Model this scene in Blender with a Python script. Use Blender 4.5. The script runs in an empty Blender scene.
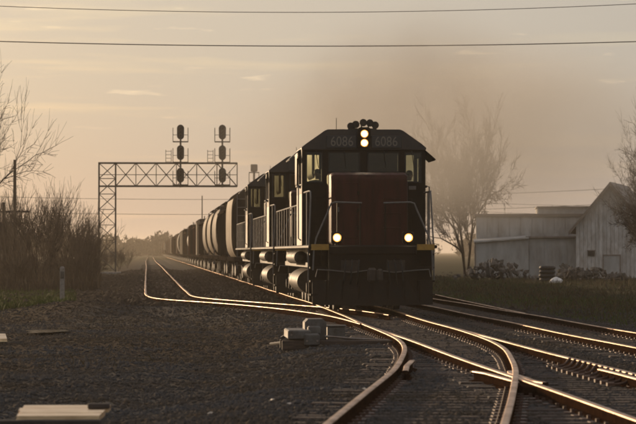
import bpy, bmesh, math, random
import numpy as np
from mathutils import Vector, Matrix

R = math.radians
random.seed(7)
rng = np.random.default_rng(11)
sc = bpy.context.scene
col = sc.collection

# ------------------------------------------------------------------ camera, sky, sun, exposure
CAM_H = 1.457
FPX = 3010.0            # focal length in photograph pixels
K = FPX/4180           # plan distances below were first surveyed for a longer lens
cam = bpy.data.objects.new('camera', bpy.data.cameras.new('camera'))
col.objects.link(cam)
cam.data.sensor_width = 36.0
cam.data.lens = 36.0 * FPX / 636
cam.data.clip_start = 0.5
cam.data.clip_end = 20000
cam.location = (0, 0, CAM_H)
cam.rotation_euler = (R(90) + math.atan(40/FPX), 0, -math.atan(168/FPX))
cam.data.dof.use_dof = True
cam.data.dof.focus_distance = 76
cam.data.dof.aperture_fstop = 6.3
sc.camera = cam

SUN_EL, SUN_AZ = 8.0, -28.0            # degrees; azimuth from +Y, negative = to the left
world = bpy.data.worlds.new('World')
sc.world = world
world.use_nodes = True
wn, wl = world.node_tree.nodes, world.node_tree.links
wn.clear()
w_out = wn.new('ShaderNodeOutputWorld')
w_bg = wn.new('ShaderNodeBackground')
w_sky = wn.new('ShaderNodeTexSky')
w_sky.sky_type = 'NISHITA'
w_sky.sun_disc = False
w_sky.sun_elevation = R(SUN_EL)
w_sky.sun_rotation = R(SUN_AZ)
w_sky.air_density = 1.0
w_sky.dust_density = 1.7
w_sky.ozone_density = 1.0
w_bg.inputs['Strength'].default_value = 0.12
# thin broken cloud lit from below, the same all round the sky
w_tc = wn.new('ShaderNodeTexCoord')
w_map = wn.new('ShaderNodeMapping')
w_map.inputs['Scale'].default_value = (9, 9, 130)
w_map.inputs['Location'].default_value = (0.35, 0.1, 3.3)
w_no = wn.new('ShaderNodeTexNoise')
w_no.inputs['Scale'].default_value = 1.6
w_no.inputs['Detail'].default_value = 5
w_no.inputs['Roughness'].default_value = 0.55
w_rmp = wn.new('ShaderNodeValToRGB')
w_rmp.color_ramp.elements[0].position = 0.52
w_rmp.color_ramp.elements[0].color = (0.93, 0.92, 0.93, 1)
w_rmp.color_ramp.elements[1].position = 0.72
w_rmp.color_ramp.elements[1].color = (1.16, 1.12, 1.0, 1)
w_map2 = wn.new('ShaderNodeMapping')
w_map2.inputs['Scale'].default_value = (48, 48, 330)
w_map2.inputs['Location'].default_value = (3.7, 1.9, 0.0)
w_no2 = wn.new('ShaderNodeTexNoise'); w_no2.inputs['Scale'].default_value = 1.0; w_no2.inputs['Detail'].default_value = 4
w_st = wn.new('ShaderNodeMapRange'); w_st.inputs['From Min'].default_value = .64; w_st.inputs['From Max'].default_value = .80
w_sep = wn.new('ShaderNodeSeparateXYZ')
w_gate = wn.new('ShaderNodeMapRange'); w_gate.inputs['From Min'].default_value = .034; w_gate.inputs['From Max'].default_value = .052
w_sm = wn.new('ShaderNodeMath'); w_sm.operation = 'MULTIPLY'
w_add = wn.new('ShaderNodeMixRGB'); w_add.blend_type = 'ADD'; w_add.inputs['Color2'].default_value = (2.2, 1.6, 0.8, 1)
wl.new(w_tc.outputs['Generated'], w_map2.inputs['Vector']); wl.new(w_map2.outputs['Vector'], w_no2.inputs['Vector'])
wl.new(w_no2.outputs['Fac'], w_st.inputs['Value']); wl.new(w_tc.outputs['Generated'], w_sep.inputs['Vector'])
wl.new(w_sep.outputs['Z'], w_gate.inputs['Value']); wl.new(w_st.outputs['Result'], w_sm.inputs[0]); wl.new(w_gate.outputs['Result'], w_sm.inputs[1])
wl.new(w_sm.outputs[0], w_add.inputs['Fac'])
w_mul = wn.new('ShaderNodeMixRGB')
w_mul.blend_type = 'MULTIPLY'
w_mul.inputs['Fac'].default_value = 1.0
# an even grey veil of high cloud over the whole sky
w_tint = wn.new('ShaderNodeMixRGB')
w_tint.blend_type = 'MIX'
w_tint.inputs['Fac'].default_value = 0.74
w_tint.inputs['Color2'].default_value = (2.75, 2.78, 3.08, 1)
wl.new(w_tc.outputs['Generated'], w_map.inputs['Vector'])
wl.new(w_map.outputs['Vector'], w_no.inputs['Vector'])
wl.new(w_no.outputs['Fac'], w_rmp.inputs['Fac'])
wl.new(w_sky.outputs['Color'], w_mul.inputs['Color1'])
wl.new(w_rmp.outputs['Color'], w_mul.inputs['Color2'])
wl.new(w_mul.outputs['Color'], w_tint.inputs['Color1'])
wl.new(w_tint.outputs['Color'], w_add.inputs['Color1'])
w_hi = wn.new('ShaderNodeMixRGB'); w_hi.blend_type = 'ADD'; w_hi.inputs['Color2'].default_value = (0.70, 0.48, 0.22, 1)
w_g2 = wn.new('ShaderNodeMapRange'); w_g2.inputs['From Min'].default_value = .030; w_g2.inputs['From Max'].default_value = .085
wl.new(w_sep.outputs['Z'], w_g2.inputs['Value']); wl.new(w_g2.outputs['Result'], w_hi.inputs['Fac'])
wl.new(w_add.outputs['Color'], w_hi.inputs['Color1']); wl.new(w_hi.outputs['Color'], w_bg.inputs['Color'])
wl.new(w_bg.outputs['Background'], w_out.inputs['Surface'])

sun_dir = Vector((math.sin(R(SUN_AZ)) * math.cos(R(SUN_EL)), math.cos(R(SUN_AZ)) * math.cos(R(SUN_EL)), math.sin(R(SUN_EL))))
sun = bpy.data.objects.new('sun', bpy.data.lights.new('sun', 'SUN'))
col.objects.link(sun)
sun.data.energy = 4.0
sun.data.angle = R(0.6)
sun.data.color = (1.0, 0.71, 0.44)
sun.rotation_euler = (-sun_dir).to_track_quat('-Z', 'Y').to_euler()
sun.location = (-60, 40, 30)

sc.view_settings.view_transform = 'Standard'
sc.view_settings.look = 'None'
sc.view_settings.gamma = 1
sc.view_settings.exposure = 0.0
sc.render.engine = 'CYCLES'
sc.cycles.use_denoising = True
sc.cycles.max_bounces = 8
sc.cycles.transparent_max_bounces = 16
sc.cycles.volume_bounces = 1
sc.cycles.volume_step_rate = 1.0
sc.cycles.volume_max_steps = 128
sc.cycles.sample_clamp_indirect = 6
sc.cycles.filter_width = 1.9

# ------------------------------------------------------------------ helpers
def tag(o, label=None, cat=None, group=None, kind=None):
    if label: o['label'] = label
    if cat: o['category'] = cat
    if group: o['group'] = group
    if kind: o['kind'] = kind
    return o

def empty(name, loc=(0, 0, 0), rz=0.0):
    o = bpy.data.objects.new(name, None)
    o.empty_display_size = 0.3
    o.location = loc
    o.rotation_euler = (0, 0, rz)
    col.objects.link(o)
    return o

def thing(name, label, cat, loc=(0, 0, 0), rz=0.0, group=None):
    return tag(empty(name, loc, rz), label, cat, group)

class MB:
    def __init__(s):
        s.v, s.f, s.m, s.mi = [], [], [], 0
    def add(s, vs, fs):
        n = len(s.v)
        s.v += [tuple(p) for p in vs]
        for f in fs:
            s.f.append(tuple(i + n for i in f)); s.m.append(s.mi)
        return s
    def box(s, x0, x1, y0, y1, z0, z1, b=0.0):
        if b <= 0:
            vs = [(x0,y0,z0),(x1,y0,z0),(x1,y1,z0),(x0,y1,z0),(x0,y0,z1),(x1,y0,z1),(x1,y1,z1),(x0,y1,z1)]
            return s.add(vs, [(0,3,2,1),(4,5,6,7),(0,1,5,4),(1,2,6,5),(2,3,7,6),(3,0,4,7)])
        b = min(b, (x1-x0)*.45, (y1-y0)*.45, (z1-z0)*.45)
        pts = []
        for sx in (0, 1):
            for sy in (0, 1):
                for sz in (0, 1):
                    X, Y, Z = (x0, x1)[sx], (y0, y1)[sy], (z0, z1)[sz]
                    dx, dy, dz = (b, -b)[sx], (b, -b)[sy], (b, -b)[sz]
                    pts += [(X, Y+dy, Z+dz), (X+dx, Y, Z+dz), (X+dx, Y+dy, Z)]
        return s.hull(pts)
    def hull(s, pts):
        bm = bmesh.new()
        for p in pts: bm.verts.new(p)
        r = bmesh.ops.convex_hull(bm, input=bm.verts)
        bmesh.ops.dissolve_limit(bm, angle_limit=0.01, verts=bm.verts, edges=bm.edges)
        bmesh.ops.recalc_face_normals(bm, faces=bm.faces)
        bm.verts.index_update()
        s.add([v.co[:] for v in bm.verts], [[v.index for v in f.verts] for f in bm.faces])
        bm.free()
        return s
    def prism(s, prof, a0, a1, axis='y'):
        n = len(prof)
        def P(u, v, a):
            return {'y': (u, a, v), 'x': (a, u, v), 'z': (u, v, a)}[axis]
        vs = [P(u, v, a0) for u, v in prof] + [P(u, v, a1) for u, v in prof]
        fs = [(i, (i+1) % n, n+(i+1) % n, n+i) for i in range(n)] + [tuple(range(n-1, -1, -1)), tuple(range(n, 2*n))]
        return s.add(vs, fs)
    def cyl(s, p0, p1, r0, r1=None, n=10, cap=True):
        if r1 is None: r1 = r0
        p0, p1 = Vector(p0), Vector(p1)
        d = (p1 - p0)
        if d.length < 1e-6: return s
        d.normalize()
        a = d.orthogonal().normalized(); c = d.cross(a)
        vs = []
        for p, r in ((p0, r0), (p1, r1)):
            for k in range(n):
                t = 2*math.pi*k/n
                vs.append(p + (a*math.cos(t) + c*math.sin(t))*r)
        fs = [(i, (i+1) % n, n+(i+1) % n, n+i) for i in range(n)]
        if cap: fs += [tuple(range(n-1, -1, -1)), tuple(range(n, 2*n))]
        return s.add(vs, fs)
    def tube(s, path, r, n=8):
        path = [Vector(p) for p in path]
        vs, fs = [], []
        up = None
        for i, p in enumerate(path):
            d = (path[min(i+1, len(path)-1)] - path[max(i-1, 0)]).normalized()
            if up is None: up = d.orthogonal().normalized()
            up = (up - d*up.dot(d))
            if up.length < 1e-4: up = d.orthogonal()
            up.normalize(); c = d.cross(up)
            rr = r[i] if isinstance(r, (list, tuple)) else r
            for k in range(n):
                t = 2*math.pi*k/n
                vs.append(p + (up*math.cos(t) + c*math.sin(t))*rr)
        for i in range(len(path)-1):
            for k in range(n):
                fs.append((i*n+k, i*n+(k+1) % n, (i+1)*n+(k+1) % n, (i+1)*n+k))
        fs += [tuple(range(n-1, -1, -1)), tuple(range((len(path)-1)*n, len(path)*n))]
        return s.add(vs, fs)
    def loft(s, rings, cap=True):
        n = len(rings[0]); vs = [p for r in rings for p in r]; fs = []
        for i in range(len(rings)-1):
            for k in range(n):
                fs.append((i*n+k, i*n+(k+1) % n, (i+1)*n+(k+1) % n, (i+1)*n+k))
        if cap: fs += [tuple(range(n-1, -1, -1)), tuple(range((len(rings)-1)*n, len(rings)*n))]
        return s.add(vs, fs)
    def wall(s, u0, u1, v0, v1, a0, a1, holes, axis='y'):
        us = sorted({u0, u1, *[h[0] for h in holes], *[h[1] for h in holes]})
        vs = sorted({v0, v1, *[h[2] for h in holes], *[h[3] for h in holes]})
        for i in range(len(us)-1):
            for j in range(len(vs)-1):
                cu, cv = (us[i]+us[i+1])/2, (vs[j]+vs[j+1])/2
                if any(h[0] < cu < h[1] and h[2] < cv < h[3] for h in holes): continue
                if axis == 'y': s.box(us[i], us[i+1], a0, a1, vs[j], vs[j+1])
                else: s.box(a0, a1, us[i], us[i+1], vs[j], vs[j+1])
        return s
    def mesh(s, name, mats, smooth=False, fix=True):
        me = bpy.data.meshes.new(name)
        me.from_pydata([tuple(p) for p in s.v], [], s.f)
        for m in (mats if isinstance(mats, (list, tuple)) else [mats]): me.materials.append(m)
        if s.m and max(s.m) > 0: me.polygons.foreach_set('material_index', s.m)
        if fix:
            bm = bmesh.new(); bm.from_mesh(me)
            bmesh.ops.recalc_face_normals(bm, faces=bm.faces)
            bm.to_mesh(me); bm.free()
        if smooth:
            me.polygons.foreach_set('use_smooth', [True]*len(me.polygons))
            try: me.set_sharp_from_angle(angle=R(38))
            except Exception: pass
        me.update()
        return me
    def build(s, name, mats, parent=None, smooth=False, loc=None, fix=True):
        o = bpy.data.objects.new(name, s.mesh(name, mats, smooth, fix))
        col.objects.link(o)
        if parent is not None: o.parent = parent
        if loc: o.location = loc
        return o

def inst(name, me, parent=None, loc=(0, 0, 0), rot=(0, 0, 0), scale=(1, 1, 1)):
    o = bpy.data.objects.new(name, me)
    col.objects.link(o)
    o.parent = parent
    o.location, o.rotation_euler, o.scale = loc, rot, scale
    return o

def np_mesh(name, verts, faces, mats, smooth=False):
    """fast mesh from numpy arrays; faces all of one size"""
    me = bpy.data.meshes.new(name)
    verts = np.asarray(verts, dtype=np.float32); faces = np.asarray(faces, dtype=np.int32)
    k = faces.shape[1]
    me.vertices.add(len(verts)); me.vertices.foreach_set('co', verts.ravel())
    me.loops.add(faces.size); me.loops.foreach_set('vertex_index', faces.ravel())
    me.polygons.add(len(faces))
    me.polygons.foreach_set('loop_start', np.arange(0, faces.size, k, dtype=np.int32))
    me.polygons.foreach_set('loop_total', np.full(len(faces), k, dtype=np.int32))
    for m in (mats if isinstance(mats, (list, tuple)) else [mats]): me.materials.append(m)
    if smooth: me.polygons.foreach_set('use_smooth', np.ones(len(faces), dtype=bool))
    me.update(calc_edges=True)
    return me

# ------------------------------------------------------------------ materials
def mat(name, c, rough=0.6, metal=0.0, c2=None, scale=3.0, detail=5.0, amt=1.0, bump=0.0, bscale=40.0, rand=0.0, spec=0.5, stretch=None, rvar=0.0):
    m = bpy.data.materials.new(name); m.use_nodes = True
    n, l = m.node_tree.nodes, m.node_tree.links
    p = n['Principled BSDF']
    p.inputs['Roughness'].default_value = rough
    p.inputs['Metallic'].default_value = metal
    p.inputs['Specular IOR Level'].default_value = spec
    p.inputs['Base Color'].default_value = (*c, 1)
    geo = n.new('ShaderNodeNewGeometry')
    src = geo.outputs['Position']
    if stretch:
        mp = n.new('ShaderNodeMapping'); mp.inputs['Scale'].default_value = stretch
        l.new(src, mp.inputs['Vector']); src = mp.outputs['Vector']
    out = None
    if c2 is not None:
        t = n.new('ShaderNodeTexNoise'); t.inputs['Scale'].default_value = scale
        t.inputs['Detail'].default_value = detail; t.inputs['Roughness'].default_value = 0.65
        l.new(src, t.inputs['Vector'])
        r = n.new('ShaderNodeValToRGB')
        r.color_ramp.elements[0].position = 0.38; r.color_ramp.elements[0].color = (*c, 1)
        r.color_ramp.elements[1].position = 0.38 + 0.28/amt; r.color_ramp.elements[1].color = (*c2, 1)
        l.new(t.outputs['Fac'], r.inputs['Fac'])
        out = r.outputs['Color']
        if rvar:
            mr = n.new('ShaderNodeMapRange')
            mr.inputs['From Min'].default_value = .3; mr.inputs['From Max'].default_value = .7
            mr.inputs['To Min'].default_value = max(.03, rough-rvar); mr.inputs['To Max'].default_value = min(1, rough+rvar)
            l.new(t.outputs['Fac'], mr.inputs['Value']); l.new(mr.outputs['Result'], p.inputs['Roughness'])
    if rand:
        oi = n.new('ShaderNodeObjectInfo')
        mr = n.new('ShaderNodeMapRange')
        mr.inputs['To Min'].default_value = 1-rand; mr.inputs['To Max'].default_value = 1+rand
        l.new(oi.outputs['Random'], mr.inputs['Value'])
        hs = n.new('ShaderNodeHueSaturation')
        if out is not None: l.new(out, hs.inputs['Color'])
        else: hs.inputs['Color'].default_value = (*c, 1)
        l.new(mr.outputs['Result'], hs.inputs['Value'])
        out = hs.outputs['Color']
    if out is not None: l.new(out, p.inputs['Base Color'])
    if bump:
        b = n.new('ShaderNodeBump'); b.inputs['Strength'].default_value = min(1, bump)
        b.inputs['Distance'].default_value = 0.02
        t2 = n.new('ShaderNodeTexNoise'); t2.inputs['Scale'].default_value = bscale; t2.inputs['Detail'].default_value = 4
        l.new(src, t2.inputs['Vector']); l.new(t2.outputs['Fac'], b.inputs['Height'])
        l.new(b.outputs['Normal'], p.inputs['Normal'])
    return m

def emit(name, c, s):
    m = bpy.data.materials.new(name); m.use_nodes = True
    p = m.node_tree.nodes['Principled BSDF']
    p.inputs['Base Color'].default_value = (*c, 1)
    p.inputs['Emission Color'].default_value = (*c, 1)
    p.inputs['Emission Strength'].default_value = s
    return m

def glass(name, tint=(0.66, 0.68, 0.58), gloss=0.035):
    m = bpy.data.materials.new(name); m.use_nodes = True
    n, l = m.node_tree.nodes, m.node_tree.links
    n.remove(n['Principled BSDF'])
    tr = n.new('ShaderNodeBsdfTransparent'); tr.inputs['Color'].default_value = (*tint, 1)
    gl = n.new('ShaderNodeBsdfGlossy'); gl.inputs['Roughness'].default_value = 0.06
    mx = n.new('ShaderNodeMixShader'); mx.inputs['Fac'].default_value = gloss
    l.new(tr.outputs[0], mx.inputs[1]); l.new(gl.outputs[0], mx.inputs[2])
    l.new(mx.outputs[0], n['Material Output'].inputs['Surface'])
    return m

M = {}
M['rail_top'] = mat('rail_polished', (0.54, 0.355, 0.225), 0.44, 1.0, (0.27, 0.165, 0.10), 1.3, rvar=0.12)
M['rail_side'] = mat('rail_head_side', (0.06, 0.034, 0.02), 0.7, 0.0, (0.03, 0.018, 0.011), 5.0, spec=0)
M['rail_rust'] = mat('rail_rust', (0.045, 0.022, 0.012), 0.95, 0.0, (0.022, 0.012, 0.008), 6.0, bump=.4, bscale=60, spec=0)
M['tie'] = mat('tie_wood', (0.075, 0.05, 0.035), 0.8, 0, (0.035, 0.025, 0.02), 5.0, bump=.6, bscale=30, rand=.35, stretch=(1, 6, 6))
M['plate'] = mat('tie_plate_steel', (0.13, 0.07, 0.045), 0.6, 0.2, (0.07, 0.04, 0.03), 8)
M['stone'] = mat('ballast_stone', (0.080, 0.081, 0.084), 0.95, 0, (0.083, 0.070, 0.056), .35, detail=9, amt=1.3, spec=0)
M['clod'] = mat('yard_clod', (0.035, 0.027, 0.02), 0.98, 0, (0.065, 0.056, 0.047), 2.0, detail=8, spec=.05)
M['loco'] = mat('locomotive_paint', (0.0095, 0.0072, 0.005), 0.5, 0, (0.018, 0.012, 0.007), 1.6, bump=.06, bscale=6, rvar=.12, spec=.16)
M['nose'] = mat('locomotive_red', (0.055, 0.012, 0.008), 0.55, 0, (0.028, 0.010, 0.007), 2.6, detail=8, rvar=.14, spec=.2, stretch=(2.2, 2.2, .35), bump=.08, bscale=3)
M['roof'] = mat('locomotive_roof', (0.02, 0.018, 0.017), 0.5, 0, (0.045, 0.035, 0.028), 2.0, rvar=.12)
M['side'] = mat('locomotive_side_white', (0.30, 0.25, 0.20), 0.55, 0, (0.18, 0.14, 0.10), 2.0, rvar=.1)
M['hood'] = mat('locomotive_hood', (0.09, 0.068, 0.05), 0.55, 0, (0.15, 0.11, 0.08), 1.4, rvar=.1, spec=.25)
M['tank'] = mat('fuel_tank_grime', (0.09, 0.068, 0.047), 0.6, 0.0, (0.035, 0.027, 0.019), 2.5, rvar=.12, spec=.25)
M['under'] = mat('running_gear', (0.022, 0.018, 0.015), 0.75, 0, (0.05, 0.035, 0.025), 3.5, bump=.3, bscale=25)
M['hand'] = mat('handrail_paint', (0.16, 0.148, 0.132), 0.6, 0, (0.11, 0.10, 0.088), 8)
M['yellow'] = mat('step_yellow', (0.42, 0.24, 0.03), 0.5, 0, (0.3, 0.17, 0.03), 9)
M['white'] = mat('number_white', (0.17, 0.155, 0.125), 0.6)
M['board'] = mat('number_board', (0.02, 0.02, 0.021), 0.35)
M['black'] = mat('rubber_black', (0.012, 0.011, 0.010), 0.6)
M['steel'] = mat('bare_steel', (0.3, 0.27, 0.24), 0.4, 0.7, (0.18, 0.13, 0.1), 6)
M['lamp'] = emit('headlamp_lit', (1.0, 0.88, 0.66), 30)
M['bloom_amber'] = emit('painted_lamp_bloom', (1.0, 0.45, 0.12), 1.6)  # orange bloom around the lamps, put in as a weakly glowing ring
M['reflector'] = mat('lamp_reflector', (0.75, 0.62, 0.42), 0.2, 1.0)
M['lens'] = mat('lamp_dark_lens', (0.25, 0.25, 0.24), 0.1, 0.6)
M['glass'] = glass('cab_glass')
M['glass2'] = glass('trailing_cab_glass', (0.32, 0.33, 0.28), .04)
M['skin'] = mat('skin', (0.36, 0.2, 0.13), 0.55)
M['jacket'] = mat('work_jacket_pale', (0.42, 0.38, 0.30), 0.85, 0, (0.3, 0.26, 0.2), 12)
M['jacket2'] = mat('work_jacket_brown', (0.07, 0.045, 0.03), 0.85, 0, (0.04, 0.03, 0.022), 12)
M['hair'] = mat('dark_hair', (0.02, 0.015, 0.012), 0.7)
M['seat'] = mat('seat_vinyl', (0.03, 0.025, 0.022), 0.5)
M['gantry'] = mat('galvanised_steel', (0.10, 0.09, 0.08), 0.6, 0.3, (0.06, 0.05, 0.042), 2)
M['sigblack'] = mat('signal_black', (0.014, 0.013, 0.013), 0.6)
M['bark'] = mat('bark', (0.055, 0.04, 0.03), 0.9, 0, (0.035, 0.026, 0.02), 4, bump=.3, bscale=15)
M['twig'] = mat('twig', (0.065, 0.046, 0.032), 0.9, 0, (0.045, 0.032, 0.024), 3)
M['farwood'] = mat('far_wood_twigs', (0.024, 0.02, 0.016), 1.0, 0, (0.014, 0.012, 0.01), .3, spec=0)
M['brush'] = mat('dry_brush', (0.075, 0.052, 0.03), 0.95, 0, (0.045, 0.034, 0.022), 3)
M['grass'] = mat('grass_blade', (0.08, 0.125, 0.022), 0.8, 0, (0.085, 0.08, 0.03), 1.2, spec=.2)
M['dry'] = mat('dry_grass', (0.12, 0.085, 0.045), 0.9, 0, (0.07, 0.06, 0.028), 1.0, spec=.2)
M['wallw'] = mat('weathered_white', (0.43, 0.43, 0.415), 0.8, 0, (0.28, 0.265, 0.245), 1.2, rand=.06, stretch=(1, 1, .35))
M['barnw'] = mat('barn_peeling_white', (0.56, 0.545, 0.52), 0.85, 0, (0.27, 0.225, 0.19), 3.2, detail=8, amt=.7, rand=.12, stretch=(1.4, 1.4, .45))
M['roofm'] = mat('roof_sheet', (0.10, 0.085, 0.075), 0.6, 0.2, (0.15, 0.12, 0.10), 1.5)
M['trim'] = mat('weathered_trim', (0.16, 0.13, 0.11), 0.8, 0, (0.26, 0.22, 0.19), 3)
M['rock'] = mat('rubble', (0.12, 0.105, 0.09), 0.9, 0, (0.06, 0.052, 0.042), 2.5, bump=.5, bscale=12, rand=.4)
M['bag'] = mat('white_sack', (0.75, 0.73, 0.70), 0.6)
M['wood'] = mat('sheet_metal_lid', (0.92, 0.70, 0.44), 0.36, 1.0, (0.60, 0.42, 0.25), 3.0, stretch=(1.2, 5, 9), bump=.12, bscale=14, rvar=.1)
M['darkwood'] = mat('creosote_timber', (0.05, 0.04, 0.035), 0.75, 0, (0.03, 0.025, 0.02), 4)
M['grey'] = mat('grey_housing', (0.12, 0.115, 0.105), 0.6, 0.1, (0.07, 0.058, 0.046), 6, rvar=.1)
M['conc'] = mat('post_concrete', (0.33, 0.31, 0.28), 0.85, 0, (0.22, 0.2, 0.18), 8)
M['wire'] = mat('wire', (0.03, 0.027, 0.025), 0.5)
M['scrap'] = mat('pale_scrap', (0.6, 0.52, 0.42), 0.5, rand=.3)
M['water'] = mat('puddle_water', (0.02, 0.018, 0.015), 0.06, 0, spec=.8)

# ground sheet: gravel, dirt and turf zones from a colour attribute
def ground_material():
    m = bpy.data.materials.new('yard_ground'); m.use_nodes = True
    n, l = m.node_tree.nodes, m.node_tree.links
    p = n['Principled BSDF']; p.inputs['Roughness'].default_value = 0.95; p.inputs['Specular IOR Level'].default_value = .05
    geo = n.new('ShaderNodeNewGeometry'); att = n.new('ShaderNodeAttribute'); att.attribute_name = 'zone'
    sep = n.new('ShaderNodeSeparateColor'); l.new(att.outputs['Color'], sep.inputs['Color'])
    def noise(sc_, d=6):
        t = n.new('ShaderNodeTexNoise'); t.inputs['Scale'].default_value = sc_; t.inputs['Detail'].default_value = d
        t.inputs['Roughness'].default_value = .7
        l.new(geo.outputs['Position'], t.inputs['Vector']); return t
    def ramp(src, c1, c2, a=.35, b=.68):
        r = n.new('ShaderNodeValToRGB')
        r.color_ramp.elements[0].position = a; r.color_ramp.elements[0].color = (*c1, 1)
        r.color_ramp.elements[1].position = b; r.color_ramp.elements[1].color = (*c2, 1)
        l.new(src, r.inputs['Fac']); return r.outputs['Color']
    vor = n.new('ShaderNodeTexVoronoi'); vor.inputs['Scale'].default_value = 17
    l.new(geo.outputs['Position'], vor.inputs['Vector'])
    sepv = n.new('ShaderNodeSeparateColor'); l.new(vor.outputs['Color'], sepv.inputs['Color'])
    gravel = ramp(sepv.outputs[0], (0.045, 0.045, 0.046), (0.10, 0.095, 0.088), 0, 1)
    dirt = ramp(noise(1.3, 9).outputs['Fac'], (0.055, 0.036, 0.022), (0.024, 0.017, 0.012))
    turf = ramp(noise(.9, 8).outputs['Fac'], (0.034, 0.040, 0.012), (0.040, 0.029, 0.017))
    def mixc(f, a, b):
        x = n.new('ShaderNodeMixRGB'); l.new(f, x.inputs['Fac']); l.new(a, x.inputs['Color1']); l.new(b, x.inputs['Color2']); return x.outputs['Color']
    def soft(ch, nz):
        a = n.new('ShaderNodeMath'); a.operation = 'ADD'; l.new(ch, a.inputs[0]); l.new(nz, a.inputs[1])
        r = n.new('ShaderNodeMapRange'); r.inputs['From Min'].default_value = .75; r.inputs['From Max'].default_value = 1.05
        l.new(a.outputs[0], r.inputs['Value']); return r.outputs['Result']
    nz = noise(.55, 8).outputs['Fac']
    c = mixc(soft(sep.outputs[1], nz), gravel, dirt)
    c = mixc(soft(sep.outputs[0], nz), c, turf)
    l.new(c, p.inputs['Base Color'])
    b = n.new('ShaderNodeBump'); b.inputs['Strength'].default_value = .9; b.inputs['Distance'].default_value = .03
    l.new(vor.outputs['Distance'], b.inputs['Height']); b.invert = True
    b2 = n.new('ShaderNodeBump'); b2.inputs['Strength'].default_value = .6; b2.inputs['Distance'].default_value = .06
    l.new(noise(7, 6).outputs['Fac'], b2.inputs['Height']); l.new(b.outputs['Normal'], b2.inputs['Normal'])
    l.new(b2.outputs['Normal'], p.inputs['Normal'])
    return m
M['ground'] = ground_material()

# ------------------------------------------------------------------ track geometry (plan curves X(Y), rail top z)
GAUGE = 0.755                                # centre of rail head from track centre
MAIN = ([0, 36, 66, 85, 98, 108, 120, 3000], [4.95, 5.0, 5.06, 5.1, 5.24, 5.36, 5.4, 5.4])
LEFT = ([85, 92, 99, 108, 116, 122, 127, 132, 137, 143, 150, 180, 256, 423, 650, 3000],
        [5.08, 4.98, 4.76, 4.24, 3.35, 2.40, 1.60, 1.02, .74, .63, .60, .56, .5, .4, .1, .1])
NEAR = ([10, 25, 35.4, 39.5, 52.3, 63.1, 69.2, 79.4, 84], [-.05, 1.27, 2.25, 2.65, 3.84, 4.64, 4.90, 5.06, 5.09])
RIGHT = ([0, 40, 120, 3000], [8.75, 8.85, 9.05, 9.75])
RIGHT_Z = -0.15

def smooth_curve(c):
    c = ([v*K for v in c[0]], c[1])
    ys = np.arange(c[0][0], min(c[0][-1], 1400), 0.5)
    xs = np.interp(ys, *c)
    k = np.hanning(19); k /= k.sum()
    pad = np.pad(xs, 9, mode='reflect', reflect_type='odd')
    return ys, np.convolve(pad, k, mode='valid')
CURVES = {k: smooth_curve(c) for k, c in dict(main=MAIN, left=LEFT, near=NEAR, right=RIGHT).items()}
def cx(name, y): return float(np.interp(y, *CURVES[name]))

# ------------------------------------------------------------------ ground
def vnoise(x, y, cell, seed):
    r = np.random.default_rng(seed); T = r.random((257, 257))
    u, v = x/cell, y/cell
    i, j = np.floor(u).astype(int), np.floor(v).astype(int)
    fu, fv = u-i, v-j
    fu, fv = fu*fu*(3-2*fu), fv*fv*(3-2*fv)
    g = lambda a, b: T[a % 257, b % 257]
    return (g(i, j)*(1-fu)+g(i+1, j)*fu)*(1-fv) + (g(i, j+1)*(1-fu)+g(i+1, j+1)*fu)*fv - .5

def ground_z(x, y):
    x = np.asarray(x, float); y = np.asarray(y, float)
    xm = np.interp(y, *CURVES['main']); xl = np.interp(y, *CURVES['left'])
    xn = np.interp(y, *CURVES['near']); xr = np.interp(y, *CURVES['right'])
    dl = np.where(y > 80*K, np.abs(x-xl), 99); dn = np.where(y < 84*K, np.abs(x-xn), 99)
    d = np.minimum(np.minimum(np.abs(x-xm), dl), dn)
    bed = np.clip((d-1.7)/1.8, 0, 1); bed = bed*bed*(3-2*bed)
    z = -.150 - .195*bed
    dr = np.abs(x-xr); br = np.clip((dr-1.5)/1.2, 0, 1); br = br*br*(3-2*br)
    z = z*br + (-.150+RIGHT_Z)*(1-br)
    off = np.minimum(bed, br)
    z = z + off*(.10*vnoise(x, y, 6, 1) + .07*vnoise(x, y, 1.9, 2)) + .035*vnoise(x, y, .6, 3)*(.3+.7*off)
    # low gravel windrow on the left and field beyond the right track
    z = z + .42*np.exp(-((y/K-120-2.0*np.sin(x*.7))/6.0)**2)*np.exp(-((x+1.9)/2.0)**2)
    z = z + .10*np.exp(-((y/K-58-x*.8)/5.0)**2)*np.clip((2.0-x)/3, 0, 1)
    far = np.clip((x-13)/8, 0, 1)
    z = z - .05*far + off*np.clip((y/K-150)/150, 0, 1)*.25*vnoise(x, y, 23, 5)
    return z

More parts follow.
